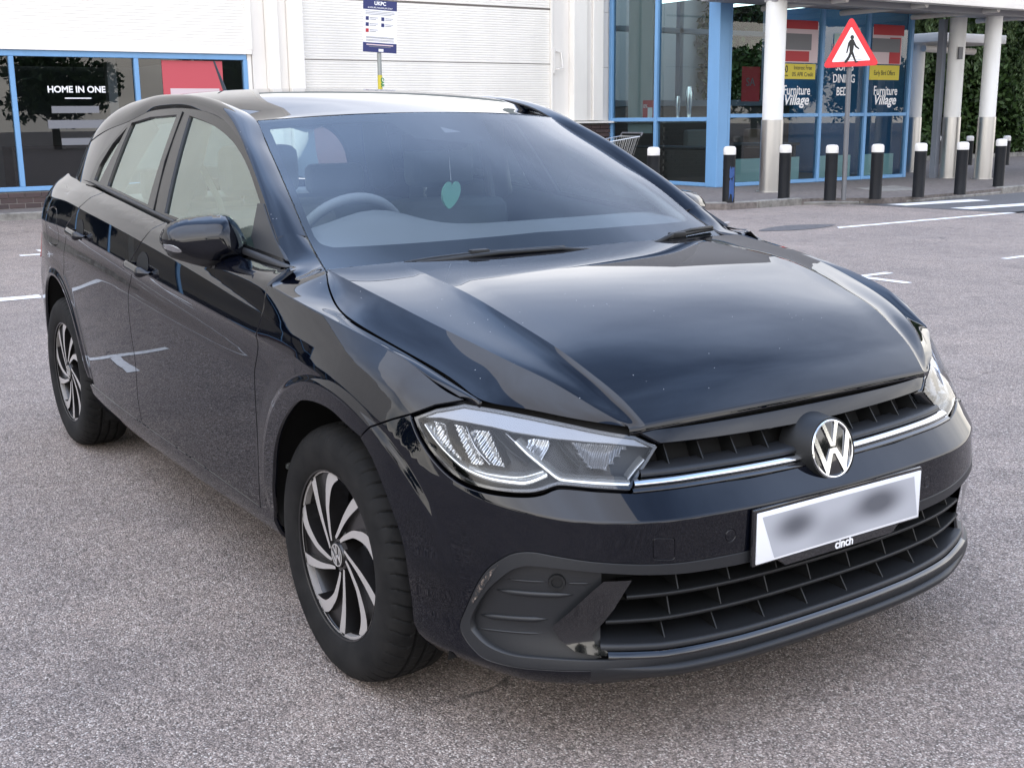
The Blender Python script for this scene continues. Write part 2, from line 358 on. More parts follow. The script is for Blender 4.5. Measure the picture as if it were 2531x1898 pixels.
def finish(name, P, F, Nn, mat, parent, fl):
    """add a folded-in edge to an open surface and build it"""
    F = [tuple(f) for f in F]
    if np.ndim(fl) or fl:
        cnt = {}
        for f in F:
            for i in range(len(f)):
                a, b_ = f[i], f[(i + 1) % len(f)]; cnt[(a, b_)] = cnt.get((a, b_), 0) + 1
        be = [e for e in cnt if (e[1], e[0]) not in cnt]
        outw = {}
        for a, b_ in be:
            t = P[b_] - P[a]; o_ = np.cross(t, Nn[a])
            for q in (a, b_): outw[q] = outw.get(q, 0) + o_
        ids = {}; V2 = P.tolist(); N2 = Nn.tolist()
        for q, o_ in outw.items():
            o_ = o_ / (np.linalg.norm(o_) + 1e-12); n_ = Nn[q]
            V2.append((P[q] - n_ * .0012 + o_ * .0008).tolist()); N2.append(((n_ + o_) / np.linalg.norm(n_ + o_)).tolist())
            V2.append((P[q] - n_ * fl + o_ * .0008).tolist() if np.ndim(fl) == 0 else (P[q] + fl).tolist()); N2.append(o_.tolist()); ids[q] = len(V2) - 2
        for a, b_ in be:
            F.append((b_, a, ids[a], ids[b_])); F.append((ids[b_], ids[a], ids[a] + 1, ids[b_] + 1))
        P, Nn = np.array(V2), np.array(N2)
    return mk(name, P, F, mat, parent, True, Nn)
def grid_n(P, ref):
    du = np.gradient(P, axis=0); dv = np.gradient(P, axis=1); n = np.cross(du, dv); n /= np.linalg.norm(n, axis=-1, keepdims=True) + 1e-12
    s = np.sign(((P - np.asarray(ref)) * n).sum()); return n * (s if s else 1)
def loft(name, P, mat, parent=None, fl=.0, ref=(-1.2, 0, .6), nrm=None):
    P = np.asarray(P, float); a, b_ = P.shape[:2]; Nn = nrm if nrm is not None else grid_n(P, ref)
    F = [(i * b_ + j, i * b_ + j + 1, (i + 1) * b_ + j + 1, (i + 1) * b_ + j) for i in range(a - 1) for j in range(b_ - 1)]
    V = P.reshape(-1, 3); n_ = Nn.reshape(-1, 3); tn = np.cross(V[F[0][1]] - V[F[0][0]], V[F[0][2]] - V[F[0][0]])
    tot = 0
    for f in F[::max(1, len(F) // 50)]: tot += np.cross(V[f[1]] - V[f[0]], V[f[2]] - V[f[0]]) @ n_[f[0]]
    if tot < 0: F = [f[::-1] for f in F]
    return finish(name, V, F, n_, mat, parent, fl)
def text(name, body, size, loc, mat, parent=None, rot=None, align='CENTER', ext=.0015, sx=1., shear=0., bold=0.):
    cu = bpy.data.curves.new(name, 'FONT'); cu.body = body; cu.size = size; cu.align_x = align; cu.extrude = ext; cu.shear = shear; cu.offset = bold
    t = bpy.data.objects.new('_t', cu); COL.objects.link(t); dg = bpy.context.evaluated_depsgraph_get(); dg.update()
    me = bpy.data.meshes.new_from_object(t.evaluated_get(dg)); me.name = name; bpy.data.objects.remove(t); bpy.data.curves.remove(cu)
    M = rot.to_4x4() @ Matrix.Diagonal((sx, 1, 1, 1)); me.transform(M); me.materials.clear(); me.materials.append(MT[mat])
    o = bpy.data.objects.new(name, me); COL.objects.link(o); o.location = Vector(loc) - (wloc(parent) if parent else Vector())
    if parent: o.parent = parent
    return o
def face_rot(n, up=(0, 0, 1)):
    """rotation whose local X,Y lie in the plane with normal n (text faces n)"""
    n = Vector(n).normalized(); up = Vector(up); x = up.cross(n).normalized(); y = n.cross(x); return Matrix((x, y, n)).transposed()
def dup(o, loc, parent=None):
    c = o.copy(); COL.objects.link(c); c.location = loc if loc is not None else o.location
    if parent is not None: c.parent = parent
    return c
def dup_tree(root, loc, label=None):
    r_ = dup(root, loc)
    for ch in list(root.children):
        c = dup(ch, None, r_)
        for g_ in ch.children: dup(g_, None, c)
    if label: r_['label'] = label
    return r_
# ================================================================== SETTING
def sheet(name, poly, z, mat, th=0., kind='structure', parent=None):
    mb = MB()
    if th: mb.prism(poly, (0, 0, z - th), (1, 0, 0), (0, 1, 0), (0, 0, th))
    else: mb.add([(x, y, z) for x, y in poly], [tuple(range(len(poly)))])
    o = mb.build(name, mat, parent)
    if not th and o.data.polygons[0].normal.z < 0: o.data.flip_normals()
    if kind: o['kind'] = kind
    return o
sheet('ground', [(-150, -150), (150, -150), (150, 150), (-150, 150)], 0, 'asphalt')
PAVE = [(-15.0, -45), (-15.0, 5.2), (-14.6, 6.3), (-13.4, 7.2), (-11.9, 7.9), (-10.8, 8.9), (-10.35, 9.7), (-9.95, 10.06), (-9.92, 10.6), (-9.93, 11.4), (-9.9, 11.9), (-9.62, 12.23), (-9.27, 12.62), (-9.2, 13.27), (-9.35, 14.6), (-9.46, 15.35), (-9.56, 16.11), (-9.7, 17.2), (-10.6, 19.5), (-12.5, 22.5), (-13.2, 27), (-13.2, 45), (-30, 45), (-30, -45)]
sheet('pavement', PAVE, .088, 'pavement', .09)
# kerb stones, one by one along the pavement edge
kerb = empty('kerb', (-10, 10, 0), None); kerb['kind'] = 'structure'
kp = smooth_pl(PAVE[1:21], 6); kp = np.r_[[(-15.0, -20.0)], kp]; _d = np.r_[0, np.cumsum(np.linalg.norm(np.diff(kp, axis=0), axis=1))]; _q = np.arange(0, _d[-1], .92); kp = np.c_[np.interp(_q, _d, kp[:, 0]), np.interp(_q, _d, kp[:, 1])]
for i in range(len(kp) - 1):
    a, c = kp[i], kp[i + 1]; t = (c - a) / np.linalg.norm(c - a); n_ = np.array([t[1], -t[0]])
    a2, c2 = a + t * .006, c - t * .006; jz = random.uniform(-.004, .004)
    drop = -.062 if 11.7 < (a[1] + c[1]) / 2 < 16.0 and a[0] > -11 else 0.
    hh = .104 + jz + drop
    MB().prism([tuple(a2 + n_ * .012), tuple(c2 + n_ * .012), tuple(c2 - n_ * .125), tuple(a2 - n_ * .125)], (0, 0, -.02), (1, 0, 0), (0, 1, 0), (0, 0, hh + .02)).build('kerb_stone', 'kerb_stone', kerb, bevel=.012, segs=1)
# painted markings
def mark(name, polys, mat='road_paint', z=.004):
    mb = MB()
    for p in polys: mb.add([(x, y, z) for x, y in p], [tuple(range(len(p)))])
    o = mb.build(name, mat); o['kind'] = 'structure'
    if o.data.polygons[0].normal.z < 0: o.data.flip_normals()
    return o
def ragged(p, sp=.12, a=.012):
    q = resam(p, sp); return [tuple(v + np.random.uniform(-a, a, 2)) for v in q]
sheet('crossing_asphalt', [(-9.62, 12.2), (-7.8, 12.42), (-6.6, 12.6), (-6.6, 16.6), (-9.5, 16.6), (-9.3, 14)], .004, 'dark_road')
mark('crossing_stripe', [ragged([(-9.12, 12.5), (-8.78, 12.52), (-8.62, 14.3), (-9.0, 14.3)])], z=.008)
mark('crossing_stripe', [ragged([(-8.08, 12.58), (-7.78, 12.6), (-7.62, 14.3), (-7.95, 14.3)])], z=.008)
mark('bay_line', [ragged([(-7.16, 9.18), (-7.04, 9.06), (-6.98, 22), (-7.1, 22)])])
mark('bay_line', [ragged([(-7.24, -30), (-7.06, -30), (-7.05, .09), (-7.23, .11)])])
mark('bay_line', [ragged([(-8.50, 8.3), (-8.44, 8.3), (-8.42, 8.67), (-8.48, 8.67)])])
for yb in (5.82, 8.22, 10.62, 13.0, -1.4, -3.8, -6.2):
    mark('bay_corner_mark', [ragged([(-4.10, yb - .38), (-4.02, yb - .38), (-4.02, yb + .42), (-4.10, yb + .42)], a=.008), ragged([(-4.015, yb - .02), (-3.55, yb - .02), (-3.55, yb + .07), (-4.015, yb + .07)], a=.008)])
for yb in (.86, -1.6, -4.0):
    mark('bay_corner_mark', [ragged([(-10.32, yb - .25), (-10.2, yb - .25), (-10.2, yb + .3), (-10.32, yb + .3)], a=.01), ragged([(-10.72, yb), (-10.325, yb), (-10.325, yb + .1), (-10.72, yb + .1)], a=.01)])
# T mark mirrored in the door panels
mark('bay_corner_mark', [ragged([(-3.06, -3.6), (-2.94, -3.6), (-2.94, -2.5), (-3.06, -2.5)], a=.01), ragged([(-2.935, -2.95), (-2.3, -2.95), (-2.3, -2.83), (-2.935, -2.83)], a=.01)])
mark('tar_patch', [smooth_pl([(-7.42, 8.12), (-7.69, 8.87), (-7.42, 9.4), (-7.21, 8.96), (-7.2, 8.5)], 5, True).tolist()], 'tar_patch')
MB().prism([(-11.14, 14.17), (-11.2, 15.3), (-10.16, 14.65), (-10.23, 13.73)], (0, 0, .07), (1, 0, 0), (0, 1, 0), (0, 0, .025)).build('access_cover', 'kerb_stone')
tag(bpy.data.objects['access_cover'], 'pale square access cover set flush in the pavement by the bollards', 'access cover')

# ------------------------------------------------------------------ left store front (plane x = -16)
XF = -16.0
st = empty('store_building', (XF, -4, 0), 'white clad retail store with blue framed dark windows on brick plinth', 'building')
def bx(a, b_): return MB().box(a, b_)
# structural wall behind, with openings
SY0, SY1 = -44.0, 12.80
mb = MB(); mb.box((XF - 6, SY0, 0), (XF - 5.8, SY1, 4.05)); mb.box((XF - 6, 5.5, 4.8), (XF - .1, SY1, 4.05)); mb.box((XF - 6, SY0, 11.9), (XF + .03, 5.5, 12.0)); mb.box((XF - 6, 5.3, 4.06), (XF - .16, 5.43, 11.9)); mb.box((XF - 6, SY1 - .2, 0), (XF - .3, SY1 - .02, 3.99)); mb.box((XF - 6, SY0, 0), (XF - .1, SY0 + .2, 11.89)); mb.build('wall', 'shop_wall', st)
bx((XF - 5.8, SY0 + .2, .09), (XF - .14, 5.45, .12)).build('shop_floor', 'shop_dark', st)
# ribbed cladding above the windows: shallow horizontal profile
def ribbed(name, y0, y1, z0, z1, x, pitch, depth, mat, parent):
    n = int((z1 - z0) / pitch); V = []; F = []
    for i in range(n + 1):
        z = z0 + i * pitch
        for (dz, dx) in ((0, 0), (pitch * .22, depth), (pitch * .78, depth)):
            if z + dz <= z1: V += [(x + dx, y0, z + dz), (x + dx, y1, z + dz)]
    for i in range(len(V) // 2 - 1): F.append((2 * i, 2 * i + 1, 2 * i + 3, 2 * i + 2))
    o = mk(name, V, F, mat, parent); return o
ribbed('cladding_panel', SY0, 5.50, 2.40, 11.9, XF + .02, .048, .0035, 'cladding', st)
bx((XF - .15, SY0, 2.325), (XF + .045, 5.52, 2.40)).build('fascia_trim', 'white_paint', st)
bx((XF - .15, 5.44, 2.40), (XF + .05, 5.53, 11.9)).build('corner_trim', 'white_paint', st)
# blue frames and panes
YS = [5.415]
y_ = 3.69
while y_ > SY0 + 2: YS.append(y_); y_ -= 1.775
def frame_bar(a, b_, par, m='blue_frame'): return MB().box(a, b_).build('window_frame', m, par, bevel=.006, segs=1)
frame_bar((XF - .09, SY0, 2.235), (XF + .01, 5.44, 2.325), st); frame_bar((XF - .09, SY0, .335), (XF + .01, 5.44, .40), st)
for k, yy in enumerate(YS): frame_bar((XF - .088, yy - .035, .40), (XF + .012, yy + .035, 2.235), st)
for k in range(len(YS) - 1):
    mk('window_pane', [(XF - .05, YS[k + 1] + .03, .395), (XF - .05, YS[k] - .03, .395), (XF - .05, YS[k] - .03, 2.24), (XF - .05, YS[k + 1] + .03, 2.24)], [(0, 1, 2, 3)], 'shop_glass_dark', st)
bx((XF - .10, 5.45, .09), (XF + .0, 5.52, 2.325)).build('corner_post', 'white_paint', st)
# brick plinth, bricks as pieces (near window only), core of mortar behind
bx((XF - .12, SY0, .0), (XF - .018, 5.44, .333)).build('plinth_core', 'mortar', st)
BRK = MB().box((-.05, -.108, -.033), (.05, .108, .033)).build('_b', 'brick', None, bevel=.004, segs=1); brick_me = BRK.data; bpy.data.objects.remove(BRK)
def brick(x, y, z, par, sx=1, sy=1, rot=0):
    o = bpy.data.objects.new('brick', brick_me); COL.objects.link(o); o.parent = par; o.location = Vector((x, y, z)) - wloc(par); o.scale = (sx, sy, 1); o.rotation_euler[2] = rot
for r_ in range(3):
    for k in range(22):
        yy = -.9 + k * .226 + (.113 if r_ % 2 else 0)
        if yy < 4.6: brick(XF - .062 + (.012 if r_ == 2 else 0), yy, .128 + r_ * .075, st)
bx((XF - .016, SY0, .09), (XF + .002, -1.05, .333)).build('plinth_brickwork', 'brick', st)
# shop interior columns, counter and posters seen through the panes
for yy in (-6, -2.2, 1.2, 3.45, 7): bx((XF - .62, yy - .07, .1), (XF - .46, yy + .07, 2.4)).build('interior_column', 'shop_cream', st)
bx((XF - 5.7, SY0 + 1, 2.34), (XF - .16, 5.4, 2.40)).build('ceiling', 'shop_dark', st)
bx((XF - 1.6, 2.0, .12), (XF - .9, 3.2, .95)).build('display_counter', 'shop_counter', st)
text('window_lettering', 'HOME IN ONE', .128, (XF - .036, 2.80, 1.735), 'white_print', st, face_rot((1, 0, 0)), bold=.003)
bx((XF - .04, 2.62, 1.645), (XF - .037, 3.0, 1.66)).build('window_lettering', 'white_print', st)
for (ya, yb, z0, z1) in ((2.42, 3.1, 1.44, 1.54), (2.35, 3.2, 1.22, 1.34), (2.52, 3.0, .98, 1.08)):
    bx((XF - .04, ya, z0), (XF - .037, yb, z1)).build('faded_lettering', 'print_grey', st)
bx((XF - .046, 4.09, 1.30), (XF - .042, 5.05, 2.215)).build('poster', 'poster_pinkred', st); 
bx((XF - .041, 4.2, 1.50), (XF - .039, 4.98, 1.80)).build('poster_print', 'poster_pale', st)
# pilasters, roller wall and panel wall further right
for (a, c, dx, m) in ((5.53, 5.76, .02, 'panel_white'), (5.76, 5.94, .16, 'white_paint'), (5.94, 6.10, .10, 'panel_white'), (6.10, 6.35, .20, 'white_paint'), (11.405, 11.78, .02, 'panel_white'), (11.78, 12.10, .17, 'white_paint'), (12.10, 12.24, .12, 'panel_white'), (12.24, 12.48, .17, 'white_paint')):
    bx((XF - .2, a + .002, .0 if c < 9 else 1.242), (XF + dx, c - .002, 4.04)).build('pilaster', m, st, bevel=.006, segs=1)
for i, (z0, z1) in enumerate(((1.245, 2.268), (2.273, 3.252), (3.257, 4.0))):
    ribbed('wall_panel', 6.352, 11.40, z0, z1 - .006, XF - .02, .041, .0045, 'cladding', st)
bx((XF - .2, 6.35, 0), (XF - .03, 11.405, 3.98)).build('wall_backing', 'mortar', st)
bx((XF + .0, 11.36, .1), (XF + .04, 11.395, 3.98)).build('door_rail', 'white_paint', st)
mb = MB(); mb.tube([(XF + .06, 11.44, 2.17), (XF + .12, 11.47, 2.18), (XF + .12, 11.56, 2.20), (XF + .06, 11.57, 2.48), (XF + .04, 11.46, 2.50)], .012, 6); mb.box((XF + .02, 11.40, 2.10), (XF + .05, 11.44, 2.56)); mb.build('door_latch', 'panel_white', st)
mb = MB(); mb.tube([(XF + .02, 5.52, 2.40), (XF + .06, 5.55, 3.0)], .008, 5)
bx((XF - .2, 12.485, 1.235), (XF + .0, 12.80, 2.225)).build('wall_panel', 'panel_white', st); bx((XF - .2, 12.485, 2.231), (XF + .0, 12.80, 3.235)).build('wall_panel', 'panel_white', st); bx((XF - .2, 12.485, 3.241), (XF + .0, 12.80, 4.04)).build('wall_panel', 'panel_white', st)
bx((XF - .2, 11.42, .0), (XF + .05, 12.79, 1.19)).build('plinth_core', 'mortar', st)
bx((XF - .2, 9.0, .0), (XF - .012, 11.40, 1.19)).build('plinth_core', 'mortar', st); bx((XF - .2, 6.36, .0), (XF + .03, 8.99, 1.19)).build('plinth_brickwork', 'brick', st); bx((XF - .2, 6.36, 1.195), (XF + .05, 11.40, 1.24)).build('drip_sill', 'white_paint', st)
for r_ in range(14):
    for k in range(10):
        yy = 9.14 + k * .226 + (.113 if r_ % 2 else 0)
        if yy < 11.3: brick(XF - .0, yy, .128 + r_ * .0765, st)
bx((XF - .2, 11.41, 1.195), (XF + .19, 12.80, 1.23)).build('drip_sill', 'white_paint', st)
for r_ in range(14):
    for k in range(6):
        yy = 11.56 + k * .226 + (.113 if r_ % 2 else 0)
        if yy < 12.72: brick(XF + .065, yy, .128 + r_ * .0765, st)

# ------------------------------------------------------------------ glazed entrance box
GX0, GX1, GY0, GY1 = -16.0, -12.95, 12.80, 17.76
gb = empty('glazed_entrance', (-14.4, 15.2, .09), 'blue framed glazed entrance of the furniture shop behind the bollards', 'building')
def fb(a, b_, nm='frame_bar', m='blue_frame', bev=.006): return MB().box(a, b_).build(nm, m, gb, bevel=bev, segs=1)
# corner pier
fb((-13.16, 12.66, .09), (-12.90, 12.90, 4.3), 'corner_pier'); fb((-13.22, 12.70, .09), (-13.165, 12.78, 4.3)); fb((-12.97, 12.905, .09), (-12.91, 12.97, 4.3))
fb((-15.95, 12.70, .09), (-15.86, 12.80, 4.3)); fb((-14.63, 12.70, .09), (-14.55, 12.80, 4.3))
for z0, z1 in ((.09, .155), (1.215, 1.285), (4.2, 4.3)):
    fb((-15.855, 12.712, z0), (-14.635, 12.79, z1)); fb((-14.545, 12.712, z0), (-13.225, 12.79, z1))
YM = [12.972, 15.235, 16.48, 17.725]
for yy in YM[1:]: fb((-13.0, yy - .036, .09), (-12.90, yy + .036, 4.3))
for i in range(3):
    for z0, z1 in ((.09, .155), (1.27, 1.335), (4.2, 4.3)): fb((-12.99, YM[i] + (.036 if i else 0), z0), (-12.912, YM[i + 1] - .036, z1))
def pane(a, b_, m='shop_glass'):
    if b_[0] - a[0] < .05: x = (a[0] + b_[0]) / 2; V = [(x, a[1], a[2]), (x, b_[1], a[2]), (x, b_[1], b_[2]), (x, a[1], b_[2])]
    else: y = (a[1] + b_[1]) / 2; V = [(a[0], y, a[2]), (b_[0], y, a[2]), (b_[0], y, b_[2]), (a[0], y, b_[2])]
    mk('window_pane', V, [(0, 1, 2, 3)], m, gb)
for (x0, x1) in ((-15.855, -14.635), (-14.545, -13.225)):
    pane((x0, 12.745, .155), (x1, 12.755, 1.215)); pane((x0, 12.745, 1.285), (x1, 12.755, 4.2))
for i in range(3):
    pane((-12.955, YM[i] + (.036 if i else 0), .155), (-12.945, YM[i + 1] - .036, 1.27)); pane((-12.955, YM[i] + (.036 if i else 0), 1.335), (-12.945, YM[i + 1] - .036, 4.2))
fb((-16.2, 12.66, 4.3), (-12.8, 17.9, 6.6), 'roof_slab', 'canopy_grey'); fb((-16.2, 17.70, .09), (-13.02, 17.78, 4.3), 'end_wall', 'blue_frame_dk')
fb((-16.1, 12.82, .085), (-13.05, 17.68, .10), 'shop_floor', 'shop_floor', 0)
# back glazing of the box: tall lights with dark mullions
for yy in (13.3, 14.5, 15.7, 16.9): fb((-16.02, yy - .05, 1.6), (-15.9, yy + .05, 4.2), 'rear_mullion', 'grey_metal')
fb((-16.02, 12.85, 1.5), (-15.9, 17.68, 1.62), 'rear_transom', 'grey_metal'); fb((-16.02, 12.85, 2.9), (-15.9, 17.68, 3.0), 'rear_transom', 'grey_metal')
fb((-16.03, 12.82, .1), (-15.96, 17.68, 1.5), 'rear_wall', 'shop_counter', 0)
fb((-20, 11.9, .1), (-19.9, 22, 4.3), 'inner_wall', 'shop_wall', 0)
fb((-15.6, 12.9, 1.0), (-14.9, 12.97, 4.2), 'side_partition', 'shop_wall', 0)
fb((-15.75, 12.95, .12), (-13.5, 13.5, .72), 'reception_counter', 'shop_counter', .01); fb((-15.78, 12.93, .725), (-13.45, 13.6, .76), 'counter_top', 'shop_dark', .01); fb((-15.3, 12.84, 1.19), (-13.4, 13.2, 1.22), 'display_shelf', 'shop_cream', 0)
# frosted manifestation strip, posters and lettering on the front panes
for i in range(3): fb((-12.975, YM[i] + .10, .16), (-12.96, YM[i + 1] - .10 - (.35 if i == 0 else .2), .56), 'frosted_film', 'shop_frost', 0)
def film(y0, y1, z0, z1, m, nm='poster', dx=-.03):
    if dx > -.1: dx = .010 + (.06 + dx) * .08
    MB().box((-12.95 + dx, y0, z0), (-12.946 + dx, y1, z1)).build(nm, m, gb)
film(14.17, 15.08, 1.935, 2.20, 'poster_yellow'); film(14.2, 15.12, 2.22, 2.93, 'poster_pale', dx=-.05); film(14.2, 15.1, 2.80, 2.95, 'poster_red', dx=-.035); film(14.25, 14.9, 2.24, 2.42, 'poster_red', dx=-.035); film(14.12, 14.95, 2.44, 2.72, 'print_grey', dx=-.034)
film(16.56, 17.42, 1.94, 2.21, 'poster_yellow'); film(16.6, 17.45, 2.23, 2.90, 'poster_pale', dx=-.05); film(16.62, 17.5, 2.76, 2.95, 'poster_red', dx=-.035); film(17.1, 17.42, 2.24, 2.72, 'poster_red', dx=-.035); film(16.6, 17.4, 2.45, 2.7, 'print_grey', dx=-.034)
film(15.55, 16.28, 2.28, 2.75, 'shop_frost', dx=-.06)
film(13.55, 14.0, 1.55, 2.15, 'poster_red', dx=-.3)
fr = face_rot((1, 0, 0)); XL = -12.934
for yc in (14.62, 17.05):
    text('window_lettering', 'Furniture', .235, (XL, yc, 1.665), 'white_print', gb, fr, sx=.78, bold=.0025)
    text('window_lettering', 'Village', .25, (XL, yc - .01, 1.49), 'white_print', gb, fr, sx=1.0, shear=.25, bold=.005)
for tx, zz in (('SOFAS', 2.10), ('DINING', 1.885), ('BEDS', 1.655)): text('window_lettering', tx, .21, (XL, 15.86, zz), 'white_print', gb, fr, sx=.82, bold=.0025)
text('window_lettering', 'HOME', .17, (XL, 15.7, 2.45), 'poster_pinkred', gb, fr, sx=.8)
text('poster_lettering', '40', .17, (-12.9325, 14.30, 2.05), 'print_dark', gb, fr, sx=.8, bold=.003); text('poster_lettering', 'Interest Free', .105, (-12.9325, 14.75, 2.10), 'print_dark', gb, fr, sx=.85); text('poster_lettering', '0% APR Credit', .105, (-12.9325, 14.75, 1.985), 'print_dark', gb, fr, sx=.85)
text('poster_lettering', 'months', .05, (-12.9325, 14.30, 1.98), 'print_dark', gb, fr); text('poster_lettering', 'Early Bird Offers', .125, (-12.9325, 16.99, 2.03), 'print_dark', gb, fr, sx=.72)
text('poster_lettering', 'SA', .2, (-13.24, 13.76, 1.82), 'print_grey', gb, fr)
# things standing inside the entrance
def vase(x, y, z, h, lab):
    mb = MB(); prof = [(.10, 0), (.11, .02), (.08, .06), (.10, .25), (.145, .6), (.16, .8), (.13, .95), (.12, 1.0), (.10, .99)]
    mb.lathe([(r_ * h * .72, q * h) for r_, q in prof], (x, y, z), 20)
    o = mb.build('silver_vase', 'silver_vase', None, auto=40); tag(o, lab, 'vase', 'vases on the display shelf')
    me = o.data; 
    for v in me.vertices: 
        a = math.atan2(v.co.y - y, v.co.x - x); k = 1 + .10 * math.sin(a * 5 + v.co.z * 38) * math.sin(v.co.z * 47); v.co.x = x + (v.co.x - x) * k; v.co.y = y + (v.co.y - y) * k
vase(-14.32, 13.02, 1.222, .44, 'shorter silver openwork vase behind the entrance side window'); vase(-14.02, 13.02, 1.222, .60, 'taller silver openwork vase behind the entrance side window')
o = MB().box((-15.12, 12.86, 1.222), (-14.78, 12.885, 1.60)).build('red_sign_card', 'poster_red'); tag(o, 'small red card sign standing behind the left entrance pane', 'sign')
p = MB().box((-14.97, 12.852, 1.27), (-14.84, 12.859, 1.47)).build('price_panel', 'sign_white', o); text('card_lettering', '0%', .10, (-15.04, 12.855, 1.46), 'white_print', o, face_rot((0, -1, 0)))
def chair_lobby(x, y, lab, m):
    c = empty('armchair', (x, y, .1), lab, 'chair', 'furniture inside the shop')
    MB().box((x - .35, y - .35, .30), (x + .35, y + .35, .50)).build('seat', m, c, bevel=.05); MB().box((x - .38, y - .36, .45), (x - .22, y + .36, 1.05)).build('backrest', m, c, bevel=.06)
    for sx_ in (-1, 1):
        MB().box((x - .3, y + sx_ * .36 - .06, .3), (x + .3, y + sx_ * .36 + .06, .68)).build('armrest', m, c, bevel=.04)
        for s2 in (-1, 1): MB().tube([(x + sx_ * .3, y + s2 * .3, .1), (x + sx_ * .28, y + s2 * .28, .31)], .018, 6).build('leg', 'shop_dark', c)
chair_lobby(-14.6, 14.1, 'grey armchair inside the glazed entrance', 'furn_grey'); chair_lobby(-14.9, 16.0, 'brown armchair inside the glazed entrance', 'furn_brown')
t_ = empty('display_table', (-14.2, 15.2, .1), 'dark display table inside the glazed entrance', 'table'); MB().box((-14.7, 14.7, .74), (-13.8, 15.7, .79)).build('table_top', 'shop_dark', t_, bevel=.008)
for a_ in (-14.62, -13.88):
    for b_ in (14.78, 15.62): MB().box((a_ - .03, b_ - .03, .1), (a_ + .03, b_ + .03, .74)).build('leg', 'shop_dark', t_)
for yy in (13.6, 15.4, 16.8):
    pl_ = empty('ceiling_light', (-14.6, yy, 3.4), 'white strip light hanging inside the entrance, ' + {13.6: 'nearest the corner pier', 15.4: 'above the display table', 16.8: 'nearest the right end'}[yy], 'light', 'strip lights inside the entrance')
    MB().box((-15.6, yy - .05, 3.4), (-13.6, yy + .05, 3.45)).build('tube', 'strip_light', pl_)

# ------------------------------------------------------------------ canopy, columns
cn = empty('canopy', (-11.4, 16, 3.06), 'flat grey canopy carried by white columns over the shop entrance', 'canopy')
MB().box((-12.9, 12.2, 3.16), (-10.9, 30, 3.42)).build('canopy_deck', 'canopy_grey', cn, bevel=.02); MB().box((-11.0, 12.15, 3.10), (-10.78, 30, 3.5)).build('edge_beam', 'panel_white', cn, bevel=.02)
MB().box((-11.55, 12.3, 3.04), (-11.3, 30, 3.158)).build('underside_beam', 'canopy_grey', cn, bevel=.01)
for yy in np.arange(13.6, 29, 2.0): MB().tube([(-12.85, yy, 3.10), (-11.0, yy, 3.10)], .05, 10).build('cross_tube', 'panel_white', cn, auto=40)
def column(x, y, r_, lab, top=3.06, st_=1.235):
    c = empty('canopy_column', (x, y, .088), lab, 'column', 'columns under the canopy')
    MB().lathe([(r_, .0), (r_, top - st_ + .0)], (x, y, st_), 28).build('painted_shaft', 'column_white', c, auto=40)
    MB().lathe([(r_ + .012, 0), (r_ + .012, st_ - .088)], (x, y, .088), 28).build('steel_sleeve', 'steel', c, auto=40)
    MB().lathe([(r_ + .05, 0), (r_ + .05, .015)], (x, y, .088), 28).build('base_plate', 'steel', c, auto=40)
    return c
column(-11.43, 12.46, .165, 'white column with steel sleeve in front of the corner pier')
column(-12.15, 18.06, .155, 'white column with steel sleeve and a small grey box high up'); MB().box((-12.02, 17.92, 2.30), (-11.99, 18.04, 2.52)).build('switch_box', 'sign_grey', bpy.data.objects['canopy_column.001'])
column(-11.50, 18.22, .150, 'rightmost white column with steel sleeve, before the hedge')
column(-14.2, 19.6, .14, 'slim white column with steel sleeve beside the right end of the glazing', 2.75)
MB().box((-12.42, 17.84, .088), (-12.30, 17.96, 3.04)).build('grey_post', 'grey_metal'); tag(bpy.data.objects['grey_post'], 'square grey metal post standing behind the boxed white column', 'post')
c2_ = empty('low_canopy', (-14.0, 20.2, 2.72), 'small low white canopy on the slim column beside the glazing', 'canopy')
MB().box((-14.6, 19.3, 2.74), (-13.5, 21.6, 2.92)).build('deck', 'panel_white', c2_, bevel=.02); MB().tube([(-14.0, 19.5, 2.63), (-14.0, 21.2, 2.60)], .07, 10).build('beam_tube', 'panel_white', c2_, auto=40)

# ------------------------------------------------------------------ bollards
def bollard(x, y, h, r_, lab, grp='black bollards with white caps'):
    o = empty('bollard', (x, y, .088), lab, 'bollard', grp)
    MB().lathe([(r_ * 1.04, 0), (r_ * 1.04, .01), (r_, .02), (r_, h - .118)], (x, y, .088), 20).build('post', 'bollard_black', o, auto=40)
    MB().lathe([(r_ * 1.02, h - .118), (r_ * 1.02, h - .03), (r_ * .8, h - .005), (r_ * .3, h), (.001, h)], (x, y, .088), 20).build('cap', 'bollard_white', o, auto=50)
    return o
H_ = .795
bl = [(-10.75, 9.38, 'bollard standing just above the car bonnet, leftmost of the front row'), (-10.115, 10.256, 'second front bollard with peeling cap and blue paint showing on its post'), (-10.127, 11.402, 'front bollard right beside the white column base'), (-9.496, 11.693, 'front bollard immediately left of the warning sign pole'), (-9.232, 12.372, 'front bollard immediately right of the warning sign pole'), (-9.101, 13.187, 'front bollard by the pale access cover, at the right end of the glazing'), (-9.035, 14.102, 'front bollard in front of the boxed white column'), (-9.84, 16.267, 'rightmost bollard of the front row, before the rightmost column')]
